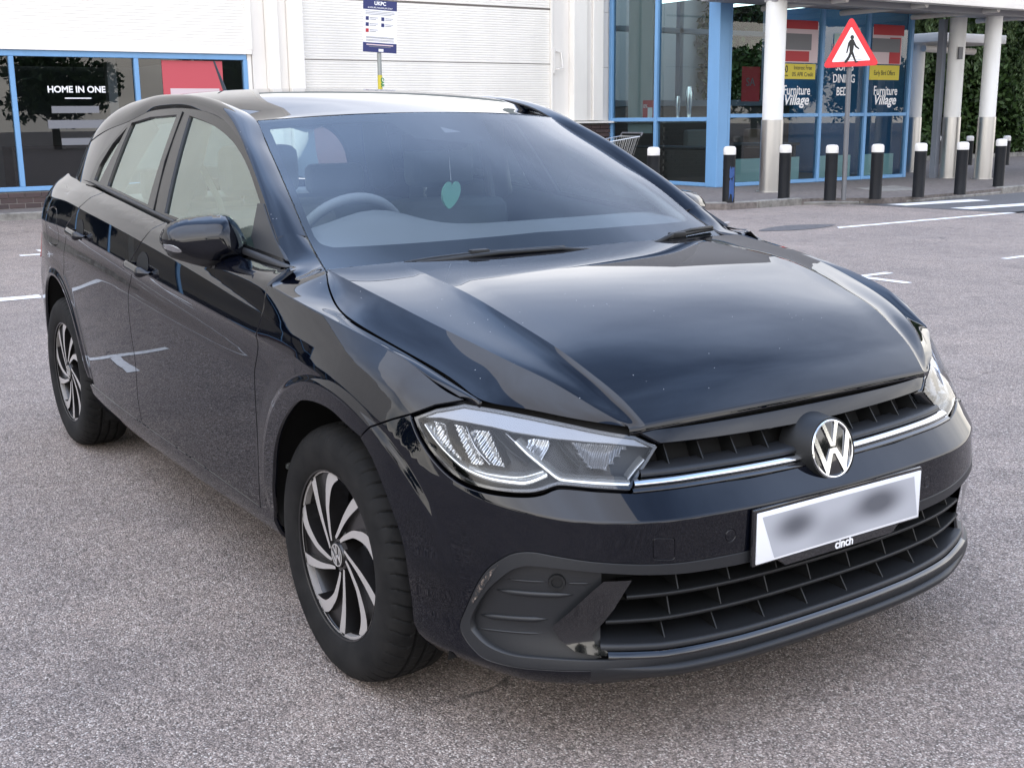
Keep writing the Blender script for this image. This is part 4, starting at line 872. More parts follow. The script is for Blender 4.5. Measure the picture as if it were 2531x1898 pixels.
BK={'hl': [(1.018, 0.7106), (0.9951, 0.6764), (0.9619, 0.6418), (0.9287, 0.6163), (0.8907, 0.5972), (0.8451, 0.5873), (0.7958, 0.5834), (0.7483, 0.5838), (0.7193, 0.5889), (0.6987, 0.5949), (0.6771, 0.5959), (0.6126, 0.5894), (0.5302, 0.5809), (0.4887, 0.6145), (0.4447, 0.6532), (0.4998, 0.677), (0.6448, 0.7), (0.7611, 0.7176), (0.8791, 0.7364), (0.9161, 0.742), (0.9727, 0.7303)], 'bt1': [(1.1598, 0.6486), (1.1237, 0.6774), (1.0669, 0.7009), (1.0246, 0.7155)], 'bt2': [(1.0229, 0.7087), (1.0, 0.6729), (0.9667, 0.6368), (0.9317, 0.61), (0.8934, 0.5911), (0.8474, 0.5807), (0.7948, 0.5768), (0.7474, 0.5774), (0.7184, 0.5821), (0.6982, 0.5894), (0.6768, 0.5915), (0.6129, 0.5853), (0.5311, 0.5774)], 'bt3': [(0.4922, 0.578), (0.3663, 0.577), (0.233, 0.5723), (0.1102, 0.5724)], 'barch': [(1.1598, 0.6486), (1.1235, 0.6151), (1.0939, 0.5688), (1.0628, 0.5044), (1.0428, 0.4554), (1.0324, 0.4088), (1.0383, 0.3398), (1.0436, 0.2513)], 'farch': [(1.7434, 0.2897), (1.6732, 0.4074), (1.6271, 0.5105), (1.5613, 0.5916), (1.4629, 0.6629), (1.3836, 0.6845), (1.2883, 0.685), (1.2138, 0.6646)], 'pod': [(0.2978, 0.4308), (0.4269, 0.4341), (0.5113, 0.4409), (0.6152, 0.4544), (0.6897, 0.4657), (0.7352, 0.4712), (0.7715, 0.4653), (0.7984, 0.4505), (0.8295, 0.4241), (0.8577, 0.3825), (0.8908, 0.3174), (0.9035, 0.2885), (0.9017, 0.2718), (0.8831, 0.248), (0.848, 0.2256), (0.8025, 0.2208), (0.7152, 0.2242), (0.6396, 0.2255), (0.581, 0.2267)], 'spt': [(0.5755, 0.2426), (0.4785, 0.2357), (0.3568, 0.2328), (0.2863, 0.2341)], 'spb': [(0.581, 0.2267), (0.4781, 0.2187), (0.3544, 0.2126), (0.2834, 0.2121)], 'mouth': [(0.2952, 0.404), (0.4256, 0.4094), (0.5107, 0.4177), (0.5641, 0.4252), (0.6648, 0.4378), (0.7349, 0.4415), (0.766, 0.4348), (0.7931, 0.4163), (0.838, 0.369), (0.8723, 0.3126), (0.8769, 0.2861), (0.8685, 0.2739), (0.8388, 0.2556), (0.7909, 0.2468), (0.7155, 0.2481), (0.6396, 0.2475), (0.5807, 0.2444)], 'wedge': [(0.5949, 0.4108), (0.5374, 0.4083), (0.5524, 0.383), (0.5721, 0.3472), (0.5926, 0.3202), (0.6173, 0.2941), (0.611, 0.276), (0.588, 0.2603), (0.5726, 0.2498), (0.6065, 0.2526), (0.6522, 0.2623), (0.6831, 0.2842), (0.6974, 0.3065), (0.696, 0.3136), (0.6651, 0.343), (0.6149, 0.3938)], 'rib1': [(0.7964, 0.4011), (0.7116, 0.4044)], 'rib1b': [(0.6683, 0.4035), (0.6212, 0.4027)], 'rib2': [(0.8198, 0.3738), (0.6553, 0.3782)], 'rib3': [(0.8624, 0.3089), (0.7093, 0.3217)], 'rib4': [(0.8758, 0.2771), (0.719, 0.2899)], 'sens': [(0.6887, 0.4057), (0.6736, 0.4062)], 'slat1': [(0.554, 0.3677), (0.474, 0.3646), (0.3492, 0.3622), (0.2779, 0.3608)], 'slat2': [(0.5906, 0.316), (0.4695, 0.3081), (0.342, 0.3058), (0.27, 0.308)], 'shelf': [(0.5911, 0.2673), (0.4719, 0.2556), (0.3465, 0.2515), (0.2749, 0.2502)], 'gstrip': [(0.4965, 0.6881), (0.437, 0.6595), (0.2773, 0.6555), (0.2426, 0.6544), (0.0389, 0.6476)], 'gstrip_top': [(0.4977, 0.6874), (0.39, 0.6866), (0.2794, 0.6841), (0.0767, 0.6855)], 'chrome': [(0.5139, 0.5913), (0.4872, 0.5924), (0.357, 0.5916), (0.1177, 0.587)], 'tow': [(0.4947, 0.4944), (0.4485, 0.489), (0.4469, 0.4445), (0.4937, 0.4504)], 'psens': [(0.3144, 0.4736), (0.3005, 0.4711)], 'gapf': [(1.6797, 0.9057), (1.6818, 0.8449), (1.7012, 0.7871), (1.734, 0.6892), (1.7701, 0.4758), (1.8297, 0.2952)], 'gapm': [(2.6879, 1.0018), (2.6286, 0.9438), (2.6884, 0.8969), (2.7138, 0.8671), (2.7746, 0.7491), (2.7854, 0.6512), (2.7788, 0.5368), (2.8146, 0.4124), (2.8217, 0.3266)], 'gapr': [(3.3308, 1.042), (3.3071, 1.0066), (3.4349, 0.9528), (3.4893, 0.9191), (3.604, 0.7927), (3.6016, 0.699), (3.49, 0.5255)], 'rarch': [(4.4293, 0.45), (4.2663, 0.602), (3.8914, 0.689), (3.6643, 0.6482), (3.5431, 0.5303), (3.4349, 0.3589), (3.3499, 0.3077)], 'raout': [(3.6245, 0.7322), (3.5225, 0.6581), (3.4018, 0.4318), (3.3498, 0.3346)], 'flap': [(3.7437, 0.9565), (3.583, 1.0037), (3.4747, 0.9913), (3.5219, 0.9514), (3.7117, 0.8436), (3.8312, 0.8533)], 'hf': [(2.7113, 0.8633), (2.4979, 0.8348)], 'hr': [(3.4635, 0.9247), (3.2404, 0.8928)], 'sill': [(2.8572, 0.344), (2.2815, 0.3341), (1.8334, 0.2937), (1.7309, 0.2783)], 'sillb': [(2.3374, 0.2452), (1.901, 0.2407)], 'badge': [(2.1772, 0.7969), (2.0053, 0.7774)], 'clear': [(-0.9511, 0.9458), (-0.9663, 0.2587), (-0.9186, 0.1993), (-0.5376, 0.2122), (-0.1796, 0.224)], 'clearL': [(0.9776, 0.1981), (0.9464, 0.3191), (0.9093, 0.7221), (0.889, 0.9522)], 'sensor': [(-0.3169, 0.9525), (0.3101, 0.9549), (0.2244, 0.8189), (0.0515, 0.7746), (-0.0537, 0.7951), (-0.2362, 0.8136)], 'wipR': [(-0.6726, 0.0847), (-0.5657, 0.1045), (-0.369, 0.121), (-0.165, 0.1229), (0.0053, 0.1236)], 'wipR2': [(-0.167, 0.1075), (-0.0803, 0.1093), (0.1428, 0.1067), (0.3529, 0.0956)], 'wipL': [(0.5082, 0.0907), (0.6607, 0.1079), (0.7932, 0.1108), (0.9627, 0.105)], 'dlo': [(-2.2138, 1.0718), (-2.195, 1.1685), (-2.0954, 1.2472), (-1.9965, 1.3116), (-1.8538, 1.3392), (-1.6889, 1.3485), (-1.4934, 1.3489), (-1.2914, 1.3363), (-1.1048, 1.3079), (-0.9778, 1.2698), (-0.859, 1.2247), (-0.726, 1.1606), (-0.598, 1.0921), (-0.4616, 1.0122), (-0.3634, 0.9427), (-0.3675, 0.9242), (-0.422, 0.913), (-1.271, 0.982), (-1.4322, 1.0022), (-2.1004, 1.0439)], 'gf': [(-1.4067, 1.3236), (-1.2054, 1.2984), (-1.0255, 1.2601), (-0.8986, 1.2196), (-0.7767, 1.168), (-0.632, 1.0904), (-0.5954, 1.0028), (-0.5514, 0.93), (-1.2805, 0.9988)], 'gr': [(-1.9748, 1.3028), (-1.7911, 1.3219), (-1.5259, 1.3276), (-1.4585, 1.0188), (-1.9717, 1.0555)], 'gq': [(-2.0007, 1.2884), (-2.0909, 1.2295), (-2.1497, 1.1516), (-2.1515, 1.0981), (-2.079, 1.0643), (-2.051, 1.1541)]}
HK={'drl1': [(0.996, 0.6969), (0.964, 0.6663), (0.9208, 0.6346), (0.8865, 0.6162), (0.838, 0.6035), (0.7866, 0.5988), (0.7566, 0.5994), (0.7172, 0.6124)], 'drl2': [(0.7978, 0.6714), (0.7685, 0.651), (0.7359, 0.6316), (0.7126, 0.6175), (0.6955, 0.6077), (0.6733, 0.6019), (0.6003, 0.5952), (0.5247, 0.5892)], 'drl3': [(0.5288, 0.596), (0.5076, 0.6116), (0.4811, 0.6287)], 'drl4': [(0.8836, 0.6178), (0.8462, 0.6111), (0.8022, 0.6076), (0.7669, 0.6083), (0.7268, 0.6178)], 'brow': [(1.0101, 0.7104), (0.9238, 0.7351), (0.8822, 0.7306), (0.7855, 0.7133), (0.659, 0.6957), (0.5069, 0.6748), (0.4459, 0.6541), (0.4533, 0.6512), (0.5635, 0.6651), (0.7054, 0.6772), (0.8057, 0.6901), (0.8536, 0.6999), (0.9084, 0.7087), (0.9614, 0.7141)], 'ref1': [(0.9797, 0.7011), (0.9569, 0.6994), (0.9043, 0.6289), (0.9308, 0.6433), (0.9627, 0.6691)], 'ref2': [(0.9323, 0.6987), (0.9137, 0.6961), (0.8567, 0.6274), (0.8825, 0.6259), (0.9021, 0.6529)], 'ref3': [(0.8888, 0.6898), (0.8604, 0.6877), (0.8127, 0.6247), (0.8414, 0.6281), (0.8695, 0.6567)], 'ref4': [(0.7634, 0.6742), (0.7252, 0.6716), (0.7203, 0.6586), (0.7364, 0.6355), (0.7737, 0.6594)], 'ref5': [(0.6587, 0.6659), (0.5767, 0.6594), (0.5214, 0.6547), (0.5783, 0.6165), (0.6145, 0.6192), (0.642, 0.6459)], 'fin1': [(0.951, 0.7018), (0.9233, 0.656), (0.8884, 0.6315)], 'fin2': [(0.9065, 0.6983), (0.8775, 0.6587), (0.842, 0.6283)], 'fin3': [(0.8564, 0.6898), (0.8336, 0.6596), (0.8091, 0.6272)], 'fin4': [(0.851, 0.6876), (0.8107, 0.6576), (0.7646, 0.6319)], 'fin5': [(0.823, 0.6855), (0.7865, 0.6618), (0.7594, 0.6445)], 'fin6': [(0.7086, 0.6758), (0.6791, 0.6493), (0.6424, 0.6227)]}
# ================================================================== THE CAR
car = empty('parked_car', (0, 0, 0), 'glossy black five-door hatchback parked in the foreground', 'car')
def Bf(side): return lambda s, z: B(s, z, side=side)
def Bnf(side): return lambda s, z: Bn(s, z, side=side)
def sgn_B(s, z, extra=0.0):
    P = B(np.abs(s), z, extra); P[..., 1] *= np.where(np.asarray(s) < 0, -1, 1); return P
def sgn_Bn(s, z):
    n = Bn(np.maximum(np.abs(s), .003), z); n[..., 1] *= np.where(np.asarray(s) < 0, -1, 1); return n
def Gf(side, e=0.): return lambda x, z: G(x, z, side=side, extra=e)
def Gn(side):
    def f(x, z):
        h = .003; a = G(x + h, z, side=side) - G(x - h, z, side=side); c = G(x, z + h, side=side) - G(x, z - h, side=side); n = np.cross(a, c); n /= np.linalg.norm(n, axis=-1, keepdims=True); return n * np.sign(n[..., 1:2] * side)
    return f
def mirror_s(l): return [(-a, c) for a, c in l]
K = BK
def krow(k, s0, s1, dz=0., n=160): s = np.linspace(s0, s1, n); return np.c_[s, kz(k, s) + dz]
def ring_rows(c, s0, s1):
    out = []
    for dr in (-.016, -.008, -.002, .004, .011):
        r_ = c[2] + dr; a = np.linspace(R(-5), R(185), 150); x_ = c[0] + r_ * np.cos(a); q = np.c_[s_of_x(x_), c[1] + r_ * np.sin(a)]; q = q[(q[:, 0] > s0) & (q[:, 0] < s1)]
        if len(q) > 2: out.append(q)
    return out
def crease_rows(s0, s1, ks=(5, 6)):
    return [krow(k, s0, s1, d) for k in ks for d in (-.004, 0., .004)] + ring_rows(ARC[0], s0, s1) + ring_rows(ARC[1], s0, s1)
SP = .013; GAP = .0034
sx = lambda x: float(s_of_x(x))
RA = (-2.50, .325, .385)                      # rear arch circle in x,z
def arch_r(a0, a1, n=26): return [(sx(RA[0] + RA[2] * math.cos(t)), RA[1] + RA[2] * math.sin(t)) for t in np.linspace(R(a0), R(a1), n)]
gapf = smooth_pl(K['gapf'], 6); gapm = smooth_pl([(2.588, 1.001)] + K['gapm'][1:], 6)
gapf = np.r_[[(sx(-.30), float(kz(7, sx(-.30))))], gapf[1:]]
farch = smooth_pl(K['farch'] + [K['bt1'][0]], 6)      # from sill, over the wheel, to the bumper seam
SILL = lambda s: np.interp(s, [1.73, 1.83, 2.28, 2.86, 3.4], [.300, .305, .318, .328, .335])
# ---- wings, doors, quarters, sills on both sides
for side in (-1, 1):
    seam = [tuple(q) for q in resam([K['bt1'][0], K['bt1'][1], K['bt1'][2], K['bt1'][3]], .02, False)]
    hltop = [K['hl'][0], K['hl'][-1], K['hl'][-2]]; hltop = [(a + .003, c + .006) for a, c in hltop]
    s_end = hltop[-1][0]
    Fl = [(s, float(kz(7, s))) for s in np.linspace(s_end, gapf[0][0], 40)]
    outer = [tuple(q) for q in farch] + seam[1:] + hltop[0:] + Fl + [tuple(q) for q in gapf[1:]] + [(1.80, .235), (1.745, .235)]
    panel('front_wing', outer, [], Bf(side), Bnf(side), SP, 'paint', car, gap=GAP, rows=crease_rows(.9, 1.85, (5, 6)))
    gm = [tuple(q) for q in gapm]
    topf = [(s, float(kz(8, s))) for s in np.linspace(gapf[0][0] + .004, gm[0][0], 50)]
    fd_outer = [tuple(q) for q in gapf[::-1]] + topf + gm[1:] + [(gm[-1][0], float(SILL(gm[-1][0])))] + [(s, float(SILL(s))) for s in np.linspace(gm[-1][0] - .02, gapf[-1][0] + .01, 40)]
    fd = panel('front_door', fd_outer, [], Bf(side), Bnf(side), SP, 'paint', car, gap=GAP, rows=crease_rows(1.6, 2.85))
    ga = smooth_pl(K['gapr'], 6); ga = [q for q in ga if q[1] > .735]
    # rear door: rear edge drops onto the wheel arch and follows its outer band
    ro = [(sx(-2.50 + .44 * math.cos(t)), .325 + .44 * math.sin(t)) for t in np.linspace(R(68), R(8), 16)]
    ga = [(sx(-1.94), float(kz(8, sx(-1.94))))] + [(sx(-2.02), 1.0), (sx(-2.13), .955), (sx(-2.20), .92), (sx(-2.27), .85), (sx(-2.30), .79)] ; ga = [tuple(q) for q in smooth_pl(ga, 5)]
    topr = [(s, float(kz(8, s))) for s in np.linspace(gm[0][0], ga[0][0], 40)]
    sb = [(s, float(SILL(s))) for s in np.linspace(ro[-1][0], gm[-1][0], 30)]
    rd_outer = gm[::-1][:-1] + topr + ga[1:] + ro + sb
    rd = panel('rear_door', rd_outer, [], Bf(side), Bnf(side), SP, 'paint', car, gap=GAP, rows=crease_rows(2.5, 3.7))
    # rear quarter with arch, to the rear bumper seam
    se = sx(-2.98)
    topq = [(s, float(kz(8, s))) for s in np.linspace(ga[0][0], sx(-2.80), 40)] + [(sx(-2.88), 1.045), (sx(-2.95), 1.0)]
    arc = arch_r(178, 6)
    q_outer = ga[::-1][:-1] + topq + [(se, .72)] + [(sx(-2.90), .60), (arc[0][0], arc[0][1])] + arc[1:] + [(ro[-1][0] + .002, .362)] + ro[::-1]
    flap = smooth_pl([(sx(-2.44), .985), (sx(-2.60), .955), (sx(-2.62), .86), (sx(-2.56), .835), (sx(-2.40), .85), (sx(-2.38), .95)], 6, True)
    panel('rear_quarter', q_outer, [flap] if side < 0 else [], Bf(side), Bnf(side), SP, 'paint', car, gap=GAP, rows=crease_rows(3.3, 4.5))
    if side < 0: panel('fuel_flap', flap, [], Bf(side), Bnf(side), SP, 'paint', car, gap=GAP, rows=crease_rows(3.3, 4.5))
    s0, s1 = 1.745, sx(-2.14)
    sl = [(s, float(SILL(s)) - .001) for s in np.linspace(s0, s1, 60)] + [(s1, .235), (s1 - .03, .19)] + [(s, .19) for s in np.linspace(s1 - .05, s0, 50)]
    panel('sill', sl, [], Bf(side), Bnf(side), SP, 'paint', car)
    MB().box((-2.1, side * .70 - .02, .17), (-.38, side * .70 + .02, .24)).build('underbody_rail', 'black_void', car)
    # dark inner shell behind the shut lines
    ish = [(gapf[-1][0] - .02, .25)] + [(s, float(kz(8, s)) - .01) for s in np.linspace(1.66, 4.2, 60)] + [(4.2, .7), (sx(-2.92), .55)] + [(sx(-2.50 + .43 * math.cos(t)), .325 + .43 * math.sin(t)) for t in np.linspace(R(165), R(8), 24)] + [(sx(-2.03), .25)]
    panel('inner_shell', ish, [], lambda s, z: B(s, z, -.018, side=side), Bnf(side), .03, 'black_void', car, fl=0, gap=0)
    # ledge under the side windows (rubber scraper) and the window frames
    n = 60; xs = np.linspace(-.296, -2.30, n); zb, yb = belt(xs); s_ = s_of_x(xs); e0 = B(s_, kz(8, s_) + .0005, side=side)
    e1 = np.stack([xs, side * (yb - .0), zb + .018], -1); mid = (e0 + e1) / 2 + [0, side * .006, .004]
    t_ = np.linspace(0, 1, 5)[None, :, None]; P_ = (1 - t_) ** 2 * e0[:, None] + 2 * t_ * (1 - t_) * mid[:, None] + t_ ** 2 * e1[:, None]
    loft('window_scraper', P_, 'rubber_trim', car)
    dlo = K['dlo']; fr_out = [tuple(q) for q in smooth_pl(dlo[:14], 4)] + [tuple(q) for q in dlo[14:16]] + [(-.43, float(belt(-.43)[0]) + .005), (-1.27, float(belt(-1.27)[0]) + .008), (-1.43, float(belt(-1.43)[0]) + .008), (-2.13, float(belt(-2.13)[0]) + .008)]
    def clampb(poly): return [(x, max(z, float(belt(x)[0]) + .024)) for x, z in poly]
    gfp = clampb([tuple(q) for q in smooth_pl(K['gf'][:6], 4)] + K['gf'][6:]); grp_ = clampb(K['gr']); gqp = clampb(K['gq'])
    panel('window_frame', fr_out, [gfp, grp_, gqp], Gf(side, .003), Gn(side), .016, 'frame_black', car, fl=.016, gap=.001)
    for nm, pg in (('front_window', gfp), ('rear_window', grp_), ('quarter_window', gqp)):
        panel(nm, inset(resam(pg, .016), -.004).tolist(), [], Gf(side, -.006), Gn(side), .03, 'side_glass', car, fl=0, gap=0)
    # bright shut line between the two door frames
    MB().tube([tuple(G(x, z, side, .0045)) for x, z in ((-1.478, 1.336), (-1.44, 1.18), (-1.375, 1.02))], .0028, 6).build('frame_gap', 'black_void', car)
    # A pillar / cant rail, roof side to window frame
    c0 = np.r_[WE[3:], [(-1.16, .553, 1.342), (-1.3, .556, 1.367), (-1.6, .557, 1.389), (-2.0, .543, 1.392), (-2.4, .505, 1.365), (-2.78, .45, 1.295)]]
    c1 = [(-.462, 1.008)] + [K['dlo'][i] for i in range(12, 2, -1)] + [(-2.15, 1.29), (-2.45, 1.235), (-2.78, 1.15)]
    c1 = np.array([tuple(G(x, z, 1, .004)) for x, z in c1]); t_ = np.linspace(0, 1, 90)
    # match by x so the strips run square across
    def byx(c, xs): i = np.argsort(-c[:, 0]); c = c[i]; return np.stack([xs, nspline(-c[:, 0], c[:, 1], -xs), nspline(-c[:, 0], c[:, 2], -xs)], -1)
    xs = -.463 - t_ * (2.78 - .463); A_ = byx(c0, xs); Bx = xs * 1.0; C_ = byx(c1, xs)
    v = np.linspace(0, 1, 13)[None, :, None]
    upn = np.stack([np.full(90, .12), np.full(90, .62), np.full(90, .78)], -1); bul = np.interp(xs, [-2.78, -1.5, -1.0, -.463], [.030, .026, .017, .010])[:, None]
    P_ = A_[:, None] * (1 - v) + C_[:, None] * v + (4 * v * (1 - v)) * (upn * bul)[:, None]
    P_[..., 1] *= side; loft('roof_pillar', P_, 'paint', car, fl=.010, ref=(-1.4, 0, 1.0))
    # wing top: hood gap to wing crease, running up to the pillar foot
    g_in = np.array([(.449, .706, .748), (.384, .719, .768), (.247, .743, .807), (.095, .768, .842), (-.01, .781, .869), (-.11, .763, .893), (-.18, .742, .920), (-.255, .712, .944), (-.318, .690, .948), (-.389, .678, .975), (-.455, .668, 1.006)])
    sF = np.linspace(hltop[-1][0] + .01, sx(-.292), 30); Fp = B(sF, kz(7, sF), side=1); Fp = Fp[np.linspace(0, 29, 9).astype(int)]
    g_out = np.r_[Fp, [(-.300, .792, .9405), (-.362, .7665, .945), (-.470, .7415, 1.0135)]]
    tt = np.linspace(0, 1, 70); a_ = np.r_[0, .12, .27, .42, .53, .62, .69, .77, .84, .92, 1.0]; b_ = np.r_[np.linspace(0, .78, 9), .84, .90, 1.0]
    lin = lambda a__, g__: np.stack([np.interp(tt, a__, g__[:, k]) for k in range(3)], -1)
    def soft_(q, it=10):
        for _ in range(it): q[1:-1] = .25 * q[:-2] + .5 * q[1:-1] + .25 * q[2:]
        return q
    gi = nspline(a_, g_in, tt); go = soft_(lin(b_, g_out), 2); v = np.linspace(0, 1, 9)[None, :, None]
    P_ = gi[:, None] * (1 - v) + go[:, None] * v; dip = np.interp(tt, [0, .5, .8, 1], [.003, .003, -.004, .010])[:, None, None] * (4 * v * (1 - v)); P_[..., 2:3] += dip; P_[..., 1] *= side
    loft('wing_top', P_, 'paint', car, fl=.012, ref=(-.2, 0, .4))
    # C pillar
    cp = [K['dlo'][3], K['dlo'][2], K['dlo'][1], K['dlo'][0], (-2.2, float(belt(-2.2)[0]) + .0)] + [(x, float(belt(x)[0]) - .004) for x in np.linspace(-2.35, -2.80, 8)] + [(-2.78, 1.152), (-2.45, 1.237), (-2.15, 1.292)]
    panel('rear_pillar', cp, [], Gf(side, .002), Gn(side), .02, 'paint', car, gap=.0)

# ---- front bumper, one skin across both sides
bt = [tuple(q) for q in resam([K['bt1'][0]] + K['bt1'][1:], .02, False)] + [tuple(q) for q in smooth_pl(K['bt2'], 4)] + K['bt3'] + [(0.0, .572)]
barch = [tuple(q) for q in smooth_pl(K['barch'], 5)]
right = barch[::-1] + bt[1:]                       # bottom of arch -> up -> along the top to the centre
bot = [(1.02, .20), (.98, .172), (.90, .166), (.6, .162), (.3, .160)]
outer = bot[::-1] + right; outer = outer + mirror_s(outer)[::-1]
pod = [tuple(q) for q in smooth_pl(K['pod'], 4)]; spb = K['spb'][1:]
low = [(0, .4305)] + pod + [(.56, .224)] + [(a, c) for a, c in spb] + [(0, .2121)]
low = [q for q in low]; low = low + mirror_s(low[1:-1])[::-1]
tow = [tuple(q) for q in K['tow']]
def rrect(c, r_=.008):
    c = np.array(c); out = []
    for i in range(4):
        p, q, r2 = c[i - 1], c[i], c[(i + 1) % 4]; a = q + (p - q) / np.linalg.norm(p - q) * r_; b_ = q + (r2 - q) / np.linalg.norm(r2 - q) * r_
        for t in np.linspace(0, 1, 5): out.append(tuple((1 - t) ** 2 * a + 2 * t * (1 - t) * q + t * t * b_))
    return out
tow = rrect(tow)
def circ(c, r_, n=20): return [(c[0] + r_ * math.cos(2 * math.pi * k / n), c[1] + r_ * math.sin(2 * math.pi * k / n)) for k in range(n)]
ps = K['psens'][0]
crb = [np.array([(s_, float(kz(5, abs(s_))) + d) for s_ in np.linspace(-.98, .98, 220)]) for d in (-.004, 0, .004)]
bump = panel('front_bumper', outer, [low, tow, circ(ps, .0125), circ((-ps[0], ps[1]), .0125)], sgn_B, sgn_Bn, SP, 'paint', car, rows=crb + [q * [sg_, 1] for q in ring_rows(ARC[0], .8, 1.2) for sg_ in (-1, 1)], fl=.016)
panel('tow_cover', tow, [], sgn_B, sgn_Bn, .01, 'paint', bump, gap=.001, fl=.006)
for q in (ps, (-ps[0], ps[1])): panel('parking_sensor', circ(q, .0125), [], sgn_B, sgn_Bn, .006, 'paint', bump, gap=.001, fl=.006)
# matte lower frame with the mouth cut out of it
mth = [tuple(q) for q in smooth_pl(K['mouth'], 4)]; spt = K['spt']
mouth = [(0, .402)] + mth + [(.56, .2435)] + spt[1:] + [(0, .236)]
mouth = mouth + mirror_s(mouth[1:-1])[::-1]
lf = panel('lower_grille_frame', low, [mouth], lambda s, z: sgn_B(s, z, .001), sgn_Bn, SP, 'plastic', car, fl=.03, gap=.0015)
scf = [(.8050, .4380), (.8290, .4170), (.8520, .3850), (.8720, .3450), (.8690, .3400), (.8470, .3700), (.8260, .4030)]
panel('scuff_mark', scf, [], lambda s, z: sgn_B(s, z, .0022), sgn_Bn, .01, 'scuff', lf, fl=0, gap=0)
# spoiler lip
s_ = np.linspace(-.62, .62, 130); prof = [(.2265, .0005), (.224, .012), (.214, .019), (.198, .018), (.180, .004), (.165, -.03)]
def lip_fade(s): return sstep(.62, .42, np.abs(s))
zc = np.interp(np.abs(s_), [0, .28, .48, .58, .66], [-.0135, -.0135, -.007, .001, .004])
P_ = np.stack([sgn_B(s_, z + zc, (o_ * lip_fade(s_) if o_ > 0 else o_ - .012 * (1 - lip_fade(s_))) + .0006) for z, o_ in prof], 1); 
loft('spoiler_lip', P_, 'plastic', car, fl=.02)
for sg_ in (-1, 1):
    # recessed pod faces with ribs and a sensor
    podin = [q for q in mth if q[0] > .606]; podin = [(.604, podin[0][1])] + podin + [(.604, podin[-1][1])]
    podf = [(sg_ * a, c) for a, c in podin]
    pf = panel('pod_face', podf, [], lambda s, z: sgn_B(s, z, -.018), sgn_Bn, .015, 'plastic', lf, fl=0, gap=-.006)
    for nm, r_, ln in (('rib1', .0028, 1), ('rib1b', .0028, 1), ('rib2', .0065, 1), ('rib3', .0065, 1), ('rib4', .0028, 1)):
        a, c = K[nm]; t = np.linspace(0, 1, 12); pts = [tuple(sgn_B(np.array(sg_ * (a[0] + (c[0] - a[0]) * q)), np.array(a[1] + (c[1] - a[1]) * q), -.0185)) for q in t]
        MB().tube(pts, [r_ * min(1, .15 + 5 * min(q, 1 - q)) for q in t], 8).build('pod_rib', 'plastic', lf, smooth=True)
    c_ = K['sens'][0]; cc = sgn_B(np.array(sg_ * c_[0]), np.array(c_[1]), -.018); nn = sgn_Bn(np.array(sg_ * c_[0]), np.array(c_[1]))
    u_ = np.cross([0, 0, 1], nn); u_ /= np.linalg.norm(u_); v_ = np.cross(nn, u_); ring = lambda r_, h: [cc + (u_ * math.cos(k * math.pi / 12) + v_ * math.sin(k * math.pi / 12)) * r_ + nn * h for k in range(24)]
    mb = MB(); V = ring(.018, 0) + ring(.0165, .005) + ring(.0115, .005) + ring(.0105, .001) + ring(.001, .001); F = [(i * 24 + k, i * 24 + (k + 1) % 24, (i + 1) * 24 + (k + 1) % 24, (i + 1) * 24 + k) for i in range(4) for k in range(24)]
    mb.add(V, F); mb.build('pod_sensor', 'plastic_dark', lf, auto=40)
    wd = [(sg_ * a, c) for a, c in K['wedge']]; cen = np.mean(wd, 0)
    wdp = resam(np.array(wd), .012)
    def bulge(s, z, wdp=wdp): 
        d = bdist(np.c_[np.atleast_1d(s), np.atleast_1d(z)], wdp); return np.minimum(d / .03, 1) 
    panel('gloss_blade', wd, [], lambda s, z: sgn_B(s, z, -.004), lambda s, z: sgn_Bn(s, z), .008, 'gloss_black', lf, fl=0, gap=0)
# lower grille: back wall, slats, fins, shelf
s_ = np.linspace(-.60, .60, 90)
loft('grille_back', np.stack([sgn_B(s_, np.full_like(s_, z), -.11) for z in (.215, .43)], 1), 'black_void', lf)
def slat(s0, z0f, th, dep, mat, nm, ex=-.010):
    s_ = np.linspace(-s0, s0, 110); zz = z0f(np.abs(s_)); pr_ = [(ex - dep, -.3 * th), (ex - .004, -.5 * th), (ex, -.25 * th), (ex + .002, .1 * th), (ex - .002, .45 * th), (ex - dep, .75 * th)]
    P_ = np.stack([sgn_B(s_, zz + dz, e) for e, dz in pr_], 1); return loft(nm, P_, mat, lf, fl=0)
slat(.545, lambda s: np.interp(s, [0, .28, .47, .554], [.361, .3612, .3645, .3677]), .013, .085, 'plastic_dark', 'grille_slat')
slat(.588, lambda s: np.interp(s, [0, .27, .47, .59], [.306, .3065, .3085, .316]), .013, .085, 'plastic_dark', 'grille_slat')
slat(.50, lambda s: np.interp(s, [0, .27, .53], [.412, .412, .416]), .010, .085, 'plastic_dark', 'grille_slat')
slat(.600, lambda s: np.interp(s, [0, .27, .47, .60], [.2495, .250, .2555, .268]), .020, .095, 'plastic', 'grille_shelf', -.004)
s_ = np.linspace(-.585, .585, 100); zz = np.interp(np.abs(s_), [0, .27, .47, .585], [.234, .2345, .239, .252]); loft('gloss_strip', np.stack([sgn_B(s_, zz - .006, .001), sgn_B(s_, zz + .001, .004), sgn_B(s_, zz + .007, -.004)], 1), 'gloss_black', lf)
for k in range(-5, 6):
    for (z0, z1, o_) in ((.255, .303, .062), (.312, .358, .05), (.367, .41, 0.035)):
        s0 = k * .13 + o_
        if abs(s0) > .515: continue
        f_ = sgn_B(np.array([s0, s0, s0, s0]), np.array([z0, z1, z1, z0])); ex = [(-.018), (-.045), (-.10), (-.10)]
        pts = [sgn_B(np.array(s0 + d), np.array(z), e) for d in (-.0015, .0015) for z, e in ((z0, -.014), (z1, -.040), (z1, -.10), (z0, -.10))]
        MB().add(pts, [(0, 1, 2, 3), (7, 6, 5, 4), (0, 4, 5, 1), (1, 5, 6, 2), (0, 3, 7, 4), (3, 2, 6, 7)]).build('grille_fin', 'plastic_dark', lf)
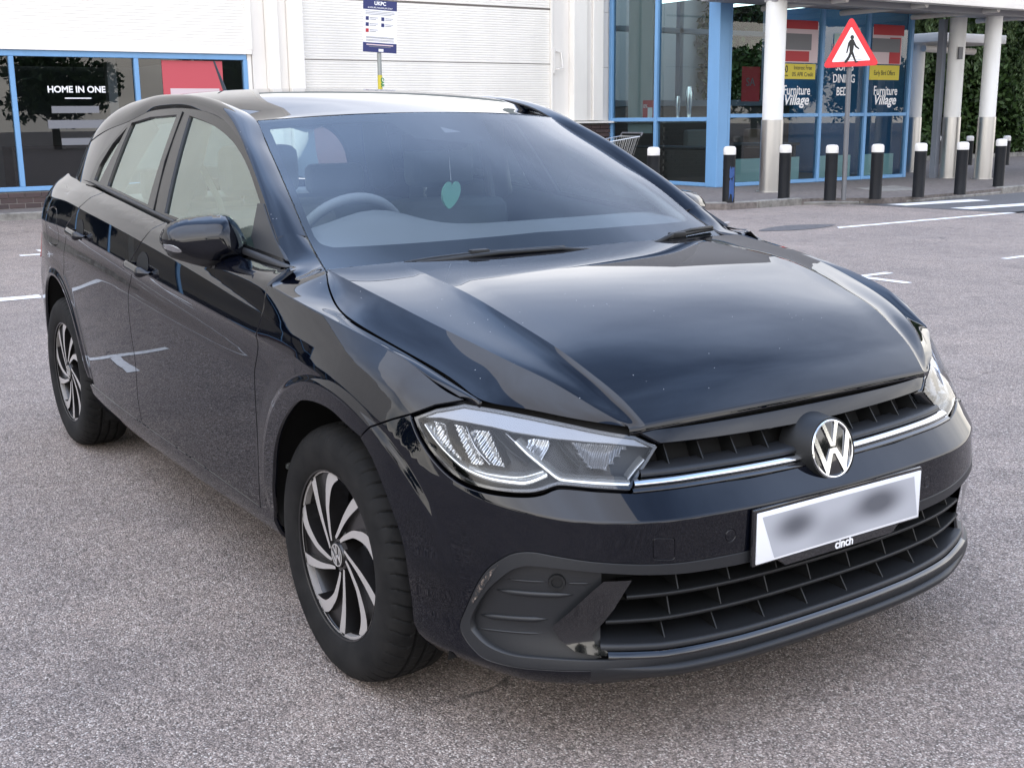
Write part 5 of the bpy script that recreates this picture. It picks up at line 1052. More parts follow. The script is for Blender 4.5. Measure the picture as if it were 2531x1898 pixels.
# ---- number plate
npl = MB().box((.776, -.268, .398), (.786, .268, .522)).build('plate_holder', 'gloss_black', car, bevel=.008)
pl_ = MB().box((.786, -.260, .4035), (.7895, .260, .5145)).build('number_plate', 'plate_white', car, bevel=.004)
MB().add([(.7899, -.247, .5045), (.7899, .235, .505), (.7899, .254, .4100), (.7899, -.208, .4085)], [(0, 3, 2, 1)]).build('plate_print', 'plate_print', pl_)
MB().prism([(-.20, 0), (.20, 0), (.17, -.022), (-.17, -.022)], (.776, 0, .404), (0, 1, 0), (0, 0, 1), (.012, 0, 0)).build('dealer_strip', 'gloss_black', npl, bevel=.002, segs=1)
text('dealer_lettering', 'cinch', .028, (.7885, .01, .3865), 'white_print', npl, face_rot((1, 0, 0)), ext=.0004, bold=.0006)
# ---- upper grille between the headlights
ug = empty('upper_grille', (0, 0, 0)); ug.parent = car
s_ = np.linspace(-.50, .50, 110)
loft('grille_back', np.stack([sgn_B(s_, np.full_like(s_, z), -.075) for z in (.57, .675)], 1), 'black_void', ug)
gs = [(0, .6855), (.39, .6866), (.4977, .6874), (.437, .6595), (.2773, .6555), (.0389, .6505), (0, .650)]; gs = gs + mirror_s(gs[1:-1])[::-1]
panel('grille_top_strip', gs, [], lambda s, z: sgn_B(s, z, .0), sgn_Bn, SP, 'paint', ug, fl=.02)
def strip(nm, zf, prof, mat, s0, s1, par, mir=True):
    for sg_ in ((-1, 1) if mir else (1,)):
        s_ = sg_ * np.linspace(s0, s1, 60); P_ = np.stack([sgn_B(s_, zf(np.abs(s_)) + dz, e) for dz, e in prof], 1); loft(nm, P_, mat, par)
zch = lambda s: np.interp(s, [0, .117, .357, .487, .514], [.587, .588, .5915, .5924, .5925])
strip('chrome_strip', zch, [(-.0065, -.004), (-.004, .003), (.0, .006), (.004, .004), (.0065, -.004)], 'chrome', .062, .519, ug)
strip('grille_bar', lambda s: zch(s) + .016, [(-.008, -.03), (-.007, .0), (-.001, .004), (.006, .0), (.009, -.04)], 'plastic', .05, .50, ug)
strip('grille_bar', lambda s: zch(s) - .0125, [(-.006, -.02), (-.005, .0), (.0, .003), (.005, .0), (.006, -.02)], 'gloss_black', .05, .525, ug)
for k in range(-5, 6):
    s0 = k * .092 + .046
    if abs(s0) < .06 or abs(s0) > .46: continue
    pts = [sgn_B(np.array(s0 + d), np.array(z), e) for d in (-.0015, .0015) for z, e in ((.606, -.015), (.652, -.028), (.652, -.07), (.606, -.07))]
    MB().add(pts, [(0, 1, 2, 3), (7, 6, 5, 4), (0, 4, 5, 1), (1, 5, 6, 2), (0, 3, 7, 4), (3, 2, 6, 7)]).build('grille_fin', 'plastic_dark', ug)
# ---- badge: round chrome emblem on a black drum
bdg = empty('badge', (0, 0, 0)); bdg.parent = car
BC = Vector((.752, 0, .6005)); bt_ = R(14); BN = Vector((math.cos(bt_), 0, math.sin(bt_))); BU = Vector((0, 1, 0)); BV = BN.cross(BU); BV = BV if BV.z > 0 else -BV
def drum(nm, rings, mat, n=48):
    V = [BC + BU * (r_ * math.cos(2 * math.pi * k / n)) + BV * (r_ * math.sin(2 * math.pi * k / n)) + BN * h for r_, h in rings for k in range(n)]
    F = [(i * n + k, i * n + (k + 1) % n, (i + 1) * n + (k + 1) % n, (i + 1) * n + k) for i in range(len(rings) - 1) for k in range(n)]
    return MB().add(V, F).build(nm, mat, bdg, auto=35)
drum('badge_drum', [(.088, -.075), (.084, -.05), (.0735, -.02), (.0695, -.003), (.068, .0005), (.066, .0005), (.0655, -.003)], 'plastic_dark')
drum('badge_disc', [(.0655, -.0035), (.05, -.0015), (.02, -.0003), (.0005, 0)], 'gloss_black')
drum('badge_ring', [(.0645, -.003), (.0640, .0005), (.0615, .0018), (.0590, .0014), (.0580, -.002)], 'chrome')
rb = .0605
def bpoly(P_, nm='badge_letter'): MB().prism([(a * rb, c * rb) for a, c in P_], BC + BN * -.0006, BU, BV, BN * .0026).build(nm, 'chrome', bdg)
def arc_pt(a): return (math.cos(R(a)), math.sin(R(a)))
V1 = [(-.42, .907), (-.27, .963), (.0, .25), (.27, .963), (.42, .907), (.115, .10), (-.115, .10)]
W1 = [(-.865, .50), (-.74, .62), (-.42, -.33), (-.13, .035), (.13, .035), (.42, -.33), (.74, .62), (.865, .50), (.47, -.72), (.395, -.72), (.06, -.16), (-.06, -.16), (-.395, -.72), (-.47, -.72)]
W1 = [(-.93, .36), (-.80, .60), (-.435, -.42), (-.17, .03), (.17, .03), (.435, -.42), (.80, .60), (.93, .36), (.50, -.85), (.40, -.85), (.055, -.16), (-.055, -.16), (-.40, -.85), (-.50, -.85)]
bpoly(V1); bpoly(W1)
# ---- headlights
for sg_ in (1, -1):
    hp = empty('headlight', (0, 0, 0)); hp.parent = car
    f = lambda l: [(sg_ * a, c) for a, c in l]
    hl = K['hl']; hls = [tuple(q) for q in smooth_pl(hl[:13], 3)] + hl[13:]
    def HB(e): return lambda s, z: sgn_B(s, z, e)
    panel('lens', f(hls), [], HB(-.001), sgn_Bn, .012, 'lens_clear', hp, fl=0, gap=.003)
    panel('housing', f(hls), [], HB(-.045), sgn_Bn, .02, 'lens_dark', hp, fl=0, gap=-.002)
    inner = inset(resam(f(hls), .01), .007)
    panel('bezel', f(hls), [inner.tolist()], HB(-.004), sgn_Bn, .012, 'gloss_black', hp, fl=.03, gap=.001)
    def hpt(u, v_, e=-.012): # zoom coordinates of the traced lamp -> surface
        return HLT(u, v_, sg_, e)
    def ribbon(nm, pts, wd_, mat, e0=-.014, e1=-.020):
        pts = smooth_pl(np.array(pts), 6); t = np.gradient(pts, axis=0); t /= np.linalg.norm(t, axis=1, keepdims=True) + 1e-9; n_ = np.c_[-t[:, 1], t[:, 0]]
        w_ = np.asarray(wd_) if np.ndim(wd_) else np.full(len(pts), wd_)
        if len(w_) != len(pts): w_ = np.interp(np.linspace(0, 1, len(pts)), np.linspace(0, 1, len(w_)), w_)
        P_ = []
        for q, e in ((-.5, e1 - .02), (-.5, e1), (-.25, e0), (.25, e0), (.5, e1), (.5, e1 - .02)):
            p2 = pts + n_ * w_[:, None] * q; P_.append(sgn_B(sg_ * p2[:, 0], p2[:, 1], e))
        return loft(nm, np.stack(P_, 1), mat, hp)
    for nm, key, wd_, mt, e0 in (('light_guide', 'drl1', [.006, .009, .013, .013], 'drl', -.012), ('light_guide', 'drl2', [.008, .010, .011, .012], 'drl', -.012), ('light_guide', 'drl3', .006, 'drl', -.012), ('upper_guide', 'drl4', .006, 'drl', -.016)):
        ribbon(nm, HK[key], wd_, mt, e0, e0 - .006)
    # eyebrow band: ribbed clear strip over the top
    eb = HK['brow']; panel('brow_strip', f(eb), [], HB(-.010), sgn_Bn, .012, 'lens_silver', hp, fl=.01, gap=0)
    # reflector bowls and fins
    for key in ('ref1', 'ref2', 'ref3', 'ref4', 'ref5'):
        pg = np.array(HK[key]); cen = pg.mean(0); sz = np.ptp(pg, axis=0).max()
        rp = resam(pg, .006)
        def bowl(s, z, rp=rp): 
            d = bdist(np.c_[np.abs(np.atleast_1d(s)), np.atleast_1d(z)], rp); return sgn_B(s, z, -.022 - .45 * np.minimum(d, .016) + .0022 * np.sin(np.abs(s) * 520 + z * 260))
        def bn(s, z, bw=bowl):
            h = .0008; a = bw(s + h, z) - bw(s - h, z); c = bw(s, z + h) - bw(s, z - h); n_ = np.cross(a, c); n_ /= np.linalg.norm(n_, axis=-1, keepdims=True) + 1e-9; return n_ * np.sign((n_ * sgn_Bn(s, z)).sum(-1, keepdims=True))
        panel('reflector', f(pg.tolist()), [], bowl, bn, .0032, 'reflector' if key != 'ref5' else 'lens_silver', hp, fl=.012, gap=0)
    for key in ('fin1', 'fin2', 'fin3', 'fin4', 'fin5', 'fin6'): ribbon('divider_fin', HK[key], [.002, .005, .004], 'reflector' if key in ('fin2', 'fin5') else 'lens_dark', -.016, -.02)

# ---- bonnet
cr2 = np.array([(-.275, .500, .9468), (-.17, .507, .9405), (-.06, .515, .9300), (.108, .523, .910), (.237, .519, .882), (.342, .507, .852), (.44, .494, .821), (.52, .476, .784), (.59, .456, .744), (.640, .440, .702)])
cr1 = np.array([(-.262, .700, .9455), (-.07, .700, .920), (.091, .688, .893), (.219, .665, .864), (.331, .637, .836), (.427, .605, .807), (.508, .565, .776), (.574, .524, .738), (.628, .472, .698)])
cen = np.array([(-.285, 0, .9475), (-.15, 0, .943), (.0, 0, .9335), (.15, 0, .915), (.30, 0, .884), (.42, 0, .848), (.53, 0, .802), (.61, 0, .755), (.660, 0, .708)])
gp = np.array([(-.252, .706, .9445), (-.18, .737, .922), (-.11, .758, .895), (-.01, .776, .871), (.095, .763, .844), (.247, .738, .809), (.384, .714, .770), (.447, .703, .750), (.50, .650, .737), (.56, .580, .720), (.605, .517, .706), (.628, .468, .696)])
n = 110; t_ = np.linspace(0, 1, n); c_0, c_2, c_1, c_g = crv(cen, t_), crv(cr2, t_), crv(cr1, t_), crv(gp, t_)
# pull the middle of the rear edge to follow the cowl
rows_ = []; vv = np.r_[np.linspace(0, 1, 25), np.linspace(1, 2, 17)[1:], np.linspace(2, 3, 13)[1:]]
for v in vv:
    if v <= 1:
        p = c_0 * (1 - v) + c_2 * v; p[:, 2] = c_0[:, 2] + (c_2[:, 2] - c_0[:, 2]) * v ** 2.2; p[:, 0] = c_0[:, 0] + (c_2[:, 0] - c_0[:, 0]) * v ** 2.2
        # raised shoulder just inside the crease
        p[:, 2] += .0022 * np.exp(-((1 - v) / .05) ** 2) * np.sin(np.pi * np.clip(t_, 0, 1)) ** 1.5
    elif v <= 2:
        w_ = v - 1; p = c_2 * (1 - w_) + c_1 * w_; amp = np.interp(t_, [0, .15, .35, .7, .92, 1], [0, .0008, .003, .0065, .006, .001]); p[:, 2] -= amp * np.clip(6.75 * w_ * (1 - w_) ** 2, 0, 1) - .004 * (w_ < 1e-6) * 0
        p[:, 2] += .0022 * np.exp(-(w_ / .06) ** 2) * np.sin(np.pi * np.clip(t_, 0, 1)) ** 1.5
    else:
        w_ = v - 2; p = c_1 * (1 - w_) + c_g * w_; p[:, 2] -= .005 * 4 * w_ * (1 - w_) * np.interp(t_, [0, .15, .7, 1], [.3, 1, 1, .0])
    rows_.append(p)
hood = np.stack(rows_, 1)
bV, bF, bN = [], [], []
for sg_ in (-1, 1):
    for j0, j1 in ((0, 24), (24, 40), (40, 52)):
        P_ = hood[:, j0:j1 + 1].copy(); tail = []
        for dx, dz in ((.005, -.006), (.006, -.016)): q = P_[-1:].copy(); q[..., 0] += dx; q[..., 2] += dz; tail.append(q)
        P_ = np.concatenate([P_] + tail, 0); P_[..., 1] *= sg_
        N_ = grid_n(P_, (.1, 0, -2)); k0 = len(bV); r_, q_ = P_.shape[:2]; bV += P_.reshape(-1, 3).tolist()
        if j0 == 0: N_[:, 0, 1] = 0; N_ /= np.linalg.norm(N_, axis=-1, keepdims=True)
        bN += N_.reshape(-1, 3).tolist()
        fs = [(k0 + i * q_ + j, k0 + i * q_ + j + 1, k0 + (i + 1) * q_ + j + 1, k0 + (i + 1) * q_ + j) for i in range(r_ - 1) for j in range(q_ - 1)]
        f0 = fs[len(fs) // 2]; up_f = np.cross(np.array(bV[f0[1]]) - bV[f0[0]], np.array(bV[f0[2]]) - bV[f0[0]])[2]
        bF += fs if up_f > 0 else [f[::-1] for f in fs]
bon = mk('bonnet', bV, bF, 'paint', car, True, bN)
lefth = hood[:, 1:][:, ::-1].copy(); righth = hood.copy(); righth[..., 1] *= -1; P_ = np.concatenate([lefth, righth], 1)
# dark under-tray so that the shut lines read black
mb = MB(); und = P_.copy()[::6, ::4]; und[..., 2] -= .03; und[..., 1] *= .985; loft('bonnet_liner', und, 'black_void', car, ref=(.1, 0, 0))
# ---- roof
xs = np.r_[-.935, -1.0, -1.1, -1.2, np.linspace(-1.3, -2.86, 30)]
zc_ = nspline(np.array([.935, 1.1, 1.3, 1.6, 1.9, 2.3, 2.7, 2.9]), np.array([1.327, 1.362, 1.392, 1.416, 1.4235, 1.409, 1.365, 1.335]), -xs)
ye = nspline(np.array([1.036, 1.3, 1.6, 2.0, 2.4, 2.78, 2.95]), np.array([.549, .556, .557, .543, .505, .45, .42]), np.maximum(-xs, 1.036)); ze = nspline(np.array([1.036, 1.16, 1.3, 1.6, 2.0, 2.4, 2.78, 2.95]), np.array([1.306, 1.342, 1.367, 1.389, 1.392, 1.365, 1.295, 1.26]), np.maximum(-xs, 1.036))
u = np.linspace(-1, 1, 41)[None, :]; shift = np.clip((-xs - .935) / .5, 0, 1); X_ = xs[:, None] - (.101 * (1 - shift))[:, None] * np.abs(u) ** 2.3
yec = ye[:, None]; zz = zc_[:, None] + (ze - zc_)[:, None] * np.abs(u) ** 2.4
P_ = np.stack([X_, yec * u, zz], -1); loft('roof', P_, 'paint', car, fl=.012, ref=(-1.6, 0, .5))
loft('headlining', P_ - [0, 0, .03], 'interior_lt', car, ref=(-1.6, 0, .5))
ant = MB().tube([(-2.62, -.02, 1.375), (-2.64, -.02, 1.40), (-2.78, -.02, 1.56)], [.018, .010, .004], 8).build('aerial', 'plastic_dark', car, smooth=True)
# ---- windscreen
u = np.linspace(-1, 1, 61)[:, None] * np.ones((1, 34)); v = np.linspace(0, 1, 34)[None, :] * np.ones((61, 1))
ws = loft('windscreen', WS(u * .995, v), 'windscreen_glass', car, ref=(-1.2, 0, .6))
WSn = lambda a, c: np.tile([.5, 0, .86], (len(np.atleast_1d(a)), 1)).astype(float)
def WSf(e): return lambda a, c: WS(a, c, extra=e)
clr = [tuple(q) for q in smooth_pl([(-.951, .90), (-.945, .945), (-.88, .957)], 4)] + [(-.317, .955)] + [(-.237, .82), (-.06, .795), (.05, .776), (.225, .80), (.31, .955)] + [tuple(q) for q in smooth_pl([(.85, .957), (.905, .945), (.918, .90)], 4)] + [(.955, .55), (.975, .26)] + [tuple(q) for q in smooth_pl([(.972, .235), (.945, .205), (.90, .20)], 4)] + [(.5, .218), (0, .228), (-.5, .213), (-.90, .1995)] + [tuple(q) for q in smooth_pl([(-.918, .2), (-.955, .22), (-.966, .26)], 4)]
panel('windscreen_border', [(-.993, .002), (.993, .002), (.993, .998), (-.993, .998)], [clr], WSf(-.005), WSn, .03, 'plastic_dark', ws, fl=0, gap=0)
panel('sensor_pod', [(-.12, .90), (.14, .91), (.10, .82), (-.05, .80)], [], WSf(-.012), WSn, .02, 'black_void', ws, fl=.03, gap=0)
panel('sensor_window', [(-.03, .895), (-.035, .85), (.07, .855)], [], WSf(-.003), WSn, .02, 'print_grey', ws, fl=0, gap=0)
# cowl
loft('scuttle_cowl', np.stack([np.stack([np.full(40, -.20) + .0 * np.linspace(-1, 1, 40), np.linspace(-.68, .68, 40), np.full(40, .895)], -1), np.stack([np.full(40, -.36), np.linspace(-.68, .68, 40), np.full(40, .90)], -1)], 1), 'plastic_dark', car)
# wipers
def wiper(pts, arm, nm='wiper'):
    pts = np.array(pts); bl_ = WS(pts[:, 0], pts[:, 1], extra=.010); ar = [tuple(q) for q in arm]
    w0 = MB().tube([tuple(q) for q in smooth_pl(bl_, 5)], .0065, 6).build(nm, 'plastic_dark', car, smooth=True)
    MB().tube(ar, [.008, .007, .006, .006][:len(ar)] if len(ar) <= 4 else .009, 6).build('wiper_arm', 'plastic_dark', w0, smooth=True)
    m_ = len(bl_) // 2; c = bl_[m_]; MB().box((c[0] - .014, c[1] - .028, c[2] - .006), (c[0] + .012, c[1] + .028, c[2] + .012)).build('wiper_clip', 'plastic_dark', w0, bevel=.005)
wiper([(-.70, .082), (-.5657, .1045), (-.369, .121), (-.165, .123), (.04, .122)], [WS(-.66, .075, extra=.012), WS(-.3, .10, extra=.022), WS(.0, .10, extra=.022), WS(.30, .055, extra=.02)])
wiper([(.42, .075), (.60, .102), (.70, .108), (.86, .110), (.97, .105)], [WS(.52, .08, extra=.014), WS(.66, .11, extra=.016), WS(.80, .115, extra=.018), WS(.96, .105, extra=.018)])
# ---- rear end
def rear_curve(x, yh, z, n=41): u = np.linspace(-1, 1, n); return np.stack([x + .10 * np.abs(u) ** 3, yh * u, np.full(n, z) - .02 * u ** 2], -1)
loft('tailgate', np.stack([rear_curve(-3.08, .57, 1.04), rear_curve(-3.15, .62, .93), rear_curve(-3.19, .64, .72)], 0), 'paint', car)
loft('rear_screen', np.stack([rear_curve(-2.86, .43, 1.33), rear_curve(-2.97, .49, 1.18), rear_curve(-3.07, .56, 1.045)], 0), 'side_glass', car)
outer = [(sx(-2.90), .60), (sx(-2.98), .72)] + [(s, .72) for s in np.linspace(4.5, SMAX, 20)]; 
for side in (-1, 1):
    o_ = [(sx(-2.90), .40), (sx(-2.89), .48)] + [(sx(-2.90), .60), (sx(-2.98), .718)] + [(s, .718) for s in np.linspace(4.45, SMAX, 20)] + [(SMAX, .23)] + [(s, .23 + .12 * max(0, 1 - (s - sx(-2.92)) / .25)) for s in np.linspace(SMAX - .05, sx(-2.92), 20)]
    panel('rear_bumper', o_, [], Bf(side), Bnf(side), .03, 'paint', car, gap=.001)
    tl = [(sx(-2.985), .74), (sx(-2.975), .98), (4.45, 1.0), (4.62, .98), (4.62, .80), (4.45, .74)]
    panel('tail_light', tl, [], lambda s, z: B(s, z, .004, side=side), Bnf(side), .02, 'red_lens', car, gap=.001)
# ---- wheel arch liners and underbody
for side in (-1, 1):
    for cx, cz, r_ in ((.035, .325, .40), (-2.50, .325, .40)):
        a = np.linspace(R(-20), R(200), 40); xa, za = cx + r_ * np.cos(a), cz + r_ * np.sin(a); yo = np.minimum(np.abs(B(s_of_x(np.clip(xa, -2.93, .40)), np.maximum(za, .25))[:, 1]), .87) - .016
        P_ = np.stack([np.stack([xa, side * (yo * f_ + .47 * (1 - f_)), za], -1) for f_ in (0., .5, 1.)], 1)
        loft('arch_liner', P_, 'black_void', car, nrm=np.stack([np.stack([-np.cos(a), 0 * a, -np.sin(a)], -1)] * 3, 1))
        mk('arch_liner', [(cx + r_ * math.cos(q), side * .47, cz + r_ * math.sin(q)) for q in a], [tuple(range(40))], 'black_void', car)
    for px, pz in ((-.335, .44), (-.345, .345)): MB().lathe([(.009, 0), (.009, .004), (.004, .006)], (px + .0, side * .80, pz), 12, axis='x').build('liner_clip', 'galv', car, auto=40)
MB().box((-3.1, -.68, .17), (.55, .68, .20)).build('underbody', 'black_void', car)
MB().box((.40, -.48, .17), (.60, .48, .20)).build('undertray', 'black_void', car)
# ---- door handles
for side in (-1, 1):
    for (xh0, xh1, zt, nm) in ((-1.315, -1.125, .004, 0), (-2.06, -1.865, .004, 1)):
        s0, s1 = sx(xh0), sx(xh1); n = 22; t_ = np.linspace(0, 1, n); s_ = s0 + (s1 - s0) * t_; zc0 = kz(5, s_) + .012
        sc = np.clip(np.minimum(t_, 1 - t_) * 7, .28, 1); rise = .030 * np.clip(np.minimum(t_, 1 - t_) * 6, 0, 1) + .004
        P_ = []
        for a in np.linspace(0, 2 * math.pi, 15): P_.append(B(s_, zc0 + math.sin(a) * .0155 * sc, rise - .004 + math.cos(a) * .0085, side=side))
        h_ = loft('door_handle', np.stack(P_, 1), 'paint', car, nrm=None, ref=tuple(B(np.array((s0 + s1) / 2), np.array(.85), .028, side=side)))
        # flat black oval on the door skin, painted as the shaded hollow behind the grip
        cs, cz_ = s0 + (s1 - s0) * .56, float(kz(5, (s0 + s1) / 2)) + .022
        shade_oval = [(cs + .055 * math.cos(q), cz_ + (.040 if math.sin(q) > 0 else .034) * math.sin(q)) for q in np.linspace(0, 2 * math.pi, 28, endpoint=False)]
        panel('handle_shade', shade_oval, [], lambda s, z: B(s, z, .0012, side=side), Bnf(side), .008, 'black_void', h_, fl=0, gap=0)
# ---- door mirrors
MD = np.array([-.371, -.928, 0]); MN = np.array([.928, -.371, 0]); M0 = np.array([-.66, -.755, 0])
up_ = [(-.01, .9486), (-.0052, .98), (.0061, 1.0115), (.0219, 1.0386), (.0466, 1.0578), (.0982, 1.0583), (.1628, 1.0512), (.2021, 1.0349), (.2172, 1.0134), (.221, .996), (.2162, .9862), (.1642, .9686), (.135, .9557), (.0839, .945), (-.0029, .9398)]
lo_ = [(.2163, .9848), (.2032, .9602), (.1871, .9463), (.0943, .9186), (.0413, .9324), (-.0028, .9389), (.084, .9437), (.1351, .9543), (.1642, .9677)]
MFULL = resam(smooth_pl(up_[:11] + lo_[:6], 4, True), .004)
def mdep(a, z, dp=.078):
    d = bdist(np.c_[np.atleast_1d(a), np.atleast_1d(z)], MFULL) * np.where(pip(np.c_[np.atleast_1d(a), np.atleast_1d(z)], MFULL), 1, 0)
    k = np.clip(d / .058, 0, 1); k = 1 - (1 - k) ** 2; return dp * np.sqrt(k) * (1 - .25 * np.clip((np.atleast_1d(a) - .10) / .12, 0, 1))
def dome(nm, outl, mat, par, off_=0., side=-1, gap=.0):
    def f_(a, z): P_ = M0 + np.outer(a, MD) + np.c_[np.zeros((len(a), 2)), z] + np.outer(mdep(a, z) + off_, MN); P_[:, 1] *= -side; return P_
    def n_(a, z):
        e = .004; q = np.cross(f_(a + e, z) - f_(a - e, z), f_(a, z + e) - f_(a, z - e)); q /= np.linalg.norm(q, axis=1, keepdims=True) + 1e-9; return q * np.sign(q[:, :1] + 1e-9)
    mv = -MN * .05; mv = np.array([mv[0], mv[1] * -side, 0]); return panel(nm, smooth_pl(outl, 3, True).tolist(), [], f_, n_, .006, mat, par, fl=mv, gap=gap)
for side in (-1, 1):
    mr = dome('door_mirror', up_, 'paint', car, side=side)
    dome('mirror_base', lo_, 'plastic', mr, off_=-.001, side=side)
    dome('indicator_lens', [(.2162, .9872), (.185, .986), (.1642, .972), (.176, .968), (.21, .977)], 'reflector', mr, off_=.002, side=side)
    def MP(a, z, d): X_ = M0 + MD * a + np.array([0, 0, z]) + MN * d; return (X_[0], X_[1] * (-side), X_[2])
    V = [MP(.085, .944, .04), MP(.0, .944, .05), MP(.085, .944, -.035), MP(.0, .944, -.03), MP(.092, .920, .04), MP(.045, .911, .05), MP(.092, .920, -.035), MP(.045, .911, -.03)]
    sg1 = [(-.375, side * .768, .952), (-.375, side * .80, .905), (-.56, side * .762, .960), (-.56, side * .80, .912)]
    V += sg1
    MB().add(V, [(0, 1, 3, 2), (4, 6, 7, 5), (0, 4, 5, 1), (2, 3, 7, 6), (0, 2, 6, 4), (1, 8, 10, 3), (1, 5, 9, 8), (5, 7, 11, 9), (3, 10, 11, 7), (8, 9, 11, 10)]).build('mirror_arm', 'plastic', mr, bevel=.006)
    panel('mirror_sail', clampb([(-.3658, .9424), (-.4666, 1.0116), (-.6045, 1.0916), (-.6385, 1.09), (-.602, 1.0021), (-.5577, .9292), (-.43, .925)]), [], Gf(side, .007), Gn(side), .015, 'plastic', mr, fl=.012, gap=.002)
# ---- wheels
def wheel(x, yf, side, nm='wheel'):
    """yf = |y| of the rim face; one mesh for barrel and dark face, sub-parts for tyre, spokes, cap"""
    zc = .308; Rr = .2035
    T_ = lambda r_, a, d: (x + r_ * math.sin(a), side * (yf + d), zc + r_ * math.cos(a))
    n = 60; prof = [(.2005, .010), (.2045, .012), (.2075, .004), (.2005, -.004), (.194, -.012), (.186, -.06), (.18, -.13), (.02, -.13)]
    V = [T_(r_, 2 * math.pi * k / n, d) for r_, d in prof for k in range(n)]; F = [(i * n + k, i * n + (k + 1) % n, (i + 1) * n + (k + 1) % n, (i + 1) * n + k) for i in range(len(prof) - 1) for k in range(n)]
    w_ = MB().add(V, F).build(nm, 'wheel_dark', car, auto=40)
    # tyre with grooves and shoulder sipes
    NA = 480; tp = [(.2005, .006), (.207, .013), (.222, .018), (.245, .0225), (.268, .0215), (.286, .015), (.296, .006), (.302, -.004), (.3055, -.014), (.3075, -.026), (.3085, -.036), (.3015, -.038), (.3015, -.044), (.309, -.046), (.310, -.068), (.3025, -.070), (.3025, -.077), (.310, -.079), (.310, -.103), (.3025, -.105), (.3025, -.112), (.3085, -.114), (.306, -.14), (.296, -.155), (.27, -.168), (.21, -.16)]
    V = []
    for j, (r_, d) in enumerate(tp):
        for k in range(NA):
            rr = r_
            if 6 <= j <= 9 and k % 9 == 0: rr -= .005
            if j in (13, 14, 17, 18) and k % 9 == 4: rr -= .004
            V.append(T_(rr, 2 * math.pi * (k + (0.9 * (j - 6) if 6 <= j <= 9 else 0)) / NA, d))
    F = [(i * NA + k, i * NA + (k + 1) % NA, (i + 1) * NA + (k + 1) % NA, (i + 1) * NA + k) for i in range(len(tp) - 1) for k in range(NA)]
    ty = MB().add(V, F).build('tyre', 'tyre', w_, auto=32)
    for v in ty.data.vertices:
        if v.co.z < .0015: v.co.z = .0015
    # face: five units of two machined ribs round a window, dark webs between
    def pol(r_, deg): return (r_ * Rr, R(deg))
    Lc = [(1.0, 3), (.86, -9), (.68, -17.5), (.55, -24), (.41, -30), (.30, -38), (.20, -50)]; Lw = [.16, .15, .105, .082, .066, .055, .035]
    Rc = [(1.0, 35.5), (.86, 32.5), (.72, 29), (.573, 24.5), (.42, 18), (.275, 6), (.20, -12)]; Rw = [.13, .125, .105, .085, .064, .05, .035]
    def rib_pts(C_, W_, nS=22):
        C_ = np.array([(a * math.sin(R(d)), a * math.cos(R(d))) for a, d in C_]); t = np.linspace(0, 1, len(C_)); tt = np.linspace(0, 1, nS); p = nspline(t, C_, tt); w2 = np.interp(tt, t, W_)
        g = np.gradient(p, axis=0); g /= np.linalg.norm(g, axis=1, keepdims=True); n_ = np.c_[-g[:, 1], g[:, 0]]; return p, n_, w2
    def put(p, d): return (x + p[0] * Rr, side * (yf + d), zc + p[1] * Rr)
    for unit in range(5):
        ph = R(72 * unit); rot = lambda p: np.c_[p[:, 0] * math.cos(ph) + p[:, 1] * math.sin(ph), -p[:, 0] * math.sin(ph) + p[:, 1] * math.cos(ph)]
        edges = {}
        for C_, W_, key in ((Lc, Lw, 'L'), (Rc, Rw, 'R')):
            p, n_, w2 = rib_pts(C_, W_); a = rot(p + n_ * w2[:, None] * .5); c = rot(p - n_ * w2[:, None] * .5)
            lim = lambda q: q * np.minimum(1, .985 / np.maximum(np.linalg.norm(q, axis=1), 1e-6))[:, None]
            a, c = lim(a), lim(c); rr = np.linalg.norm((a + c) / 2, axis=1); dp = .006 - .016 * (1 - np.clip((rr - .15) / .85, 0, 1)) ** 2 * 0 + .002
            V = []; 
            for q, d in ((a, -.045), (a, None), (c, None), (c, -.045)):
                for i in range(len(q)): V.append(put(q[i], d if d is not None else .004))
            m_ = len(a); F = [(j * m_ + i, j * m_ + i + 1, (j + 1) * m_ + i + 1, (j + 1) * m_ + i) for j in range(3) for i in range(m_ - 1)]; fm = [1] * (m_ - 1) + [0] * (m_ - 1) + [1] * (m_ - 1)
            o_ = mk('spoke', V, F, None, w_, False, None, ['machined', 'wheel_dark'], fm); bm = bmesh.new(); bm.from_mesh(o_.data); bmesh.ops.recalc_face_normals(bm, faces=bm.faces); bm.to_mesh(o_.data); bm.free()
            edges[key] = (a, c)
        # outer arc closing the window, and the web to the next unit
        aa = np.linspace(R(72 * unit + 3), R(72 * unit + 35), 14); V = [put((r_ * math.sin(q), r_ * math.cos(q)), d) for r_, d in ((.955, -.03), (.955, .004), (.99, .004)) for q in aa]; m_ = 14
        mk('window_arc', V, [(j * m_ + i, j * m_ + i + 1, (j + 1) * m_ + i + 1, (j + 1) * m_ + i) for j in range(2) for i in range(m_ - 1)], 'machined', w_)
        aa = np.linspace(R(72 * unit + 39), R(72 * unit + 68), 14); V = [put((r_ * math.sin(q), r_ * math.cos(q)), .004) for r_ in (.967, .99) for q in aa]; mk('rim_arc', V, [(i, i + 1, 14 + i + 1, 14 + i) for i in range(13)], 'machined', w_)
        # web
        p1, _, _ = rib_pts(Rc, Rw); p2, _, _ = rib_pts(Lc, Lw); p1 = rot(p1); ph2 = R(72 * (unit + 1)); p2 = np.c_[p2[:, 0] * math.cos(ph2) + p2[:, 1] * math.sin(ph2), -p2[:, 0] * math.sin(ph2) + p2[:, 1] * math.cos(ph2)]
        V = []; nn_ = 7
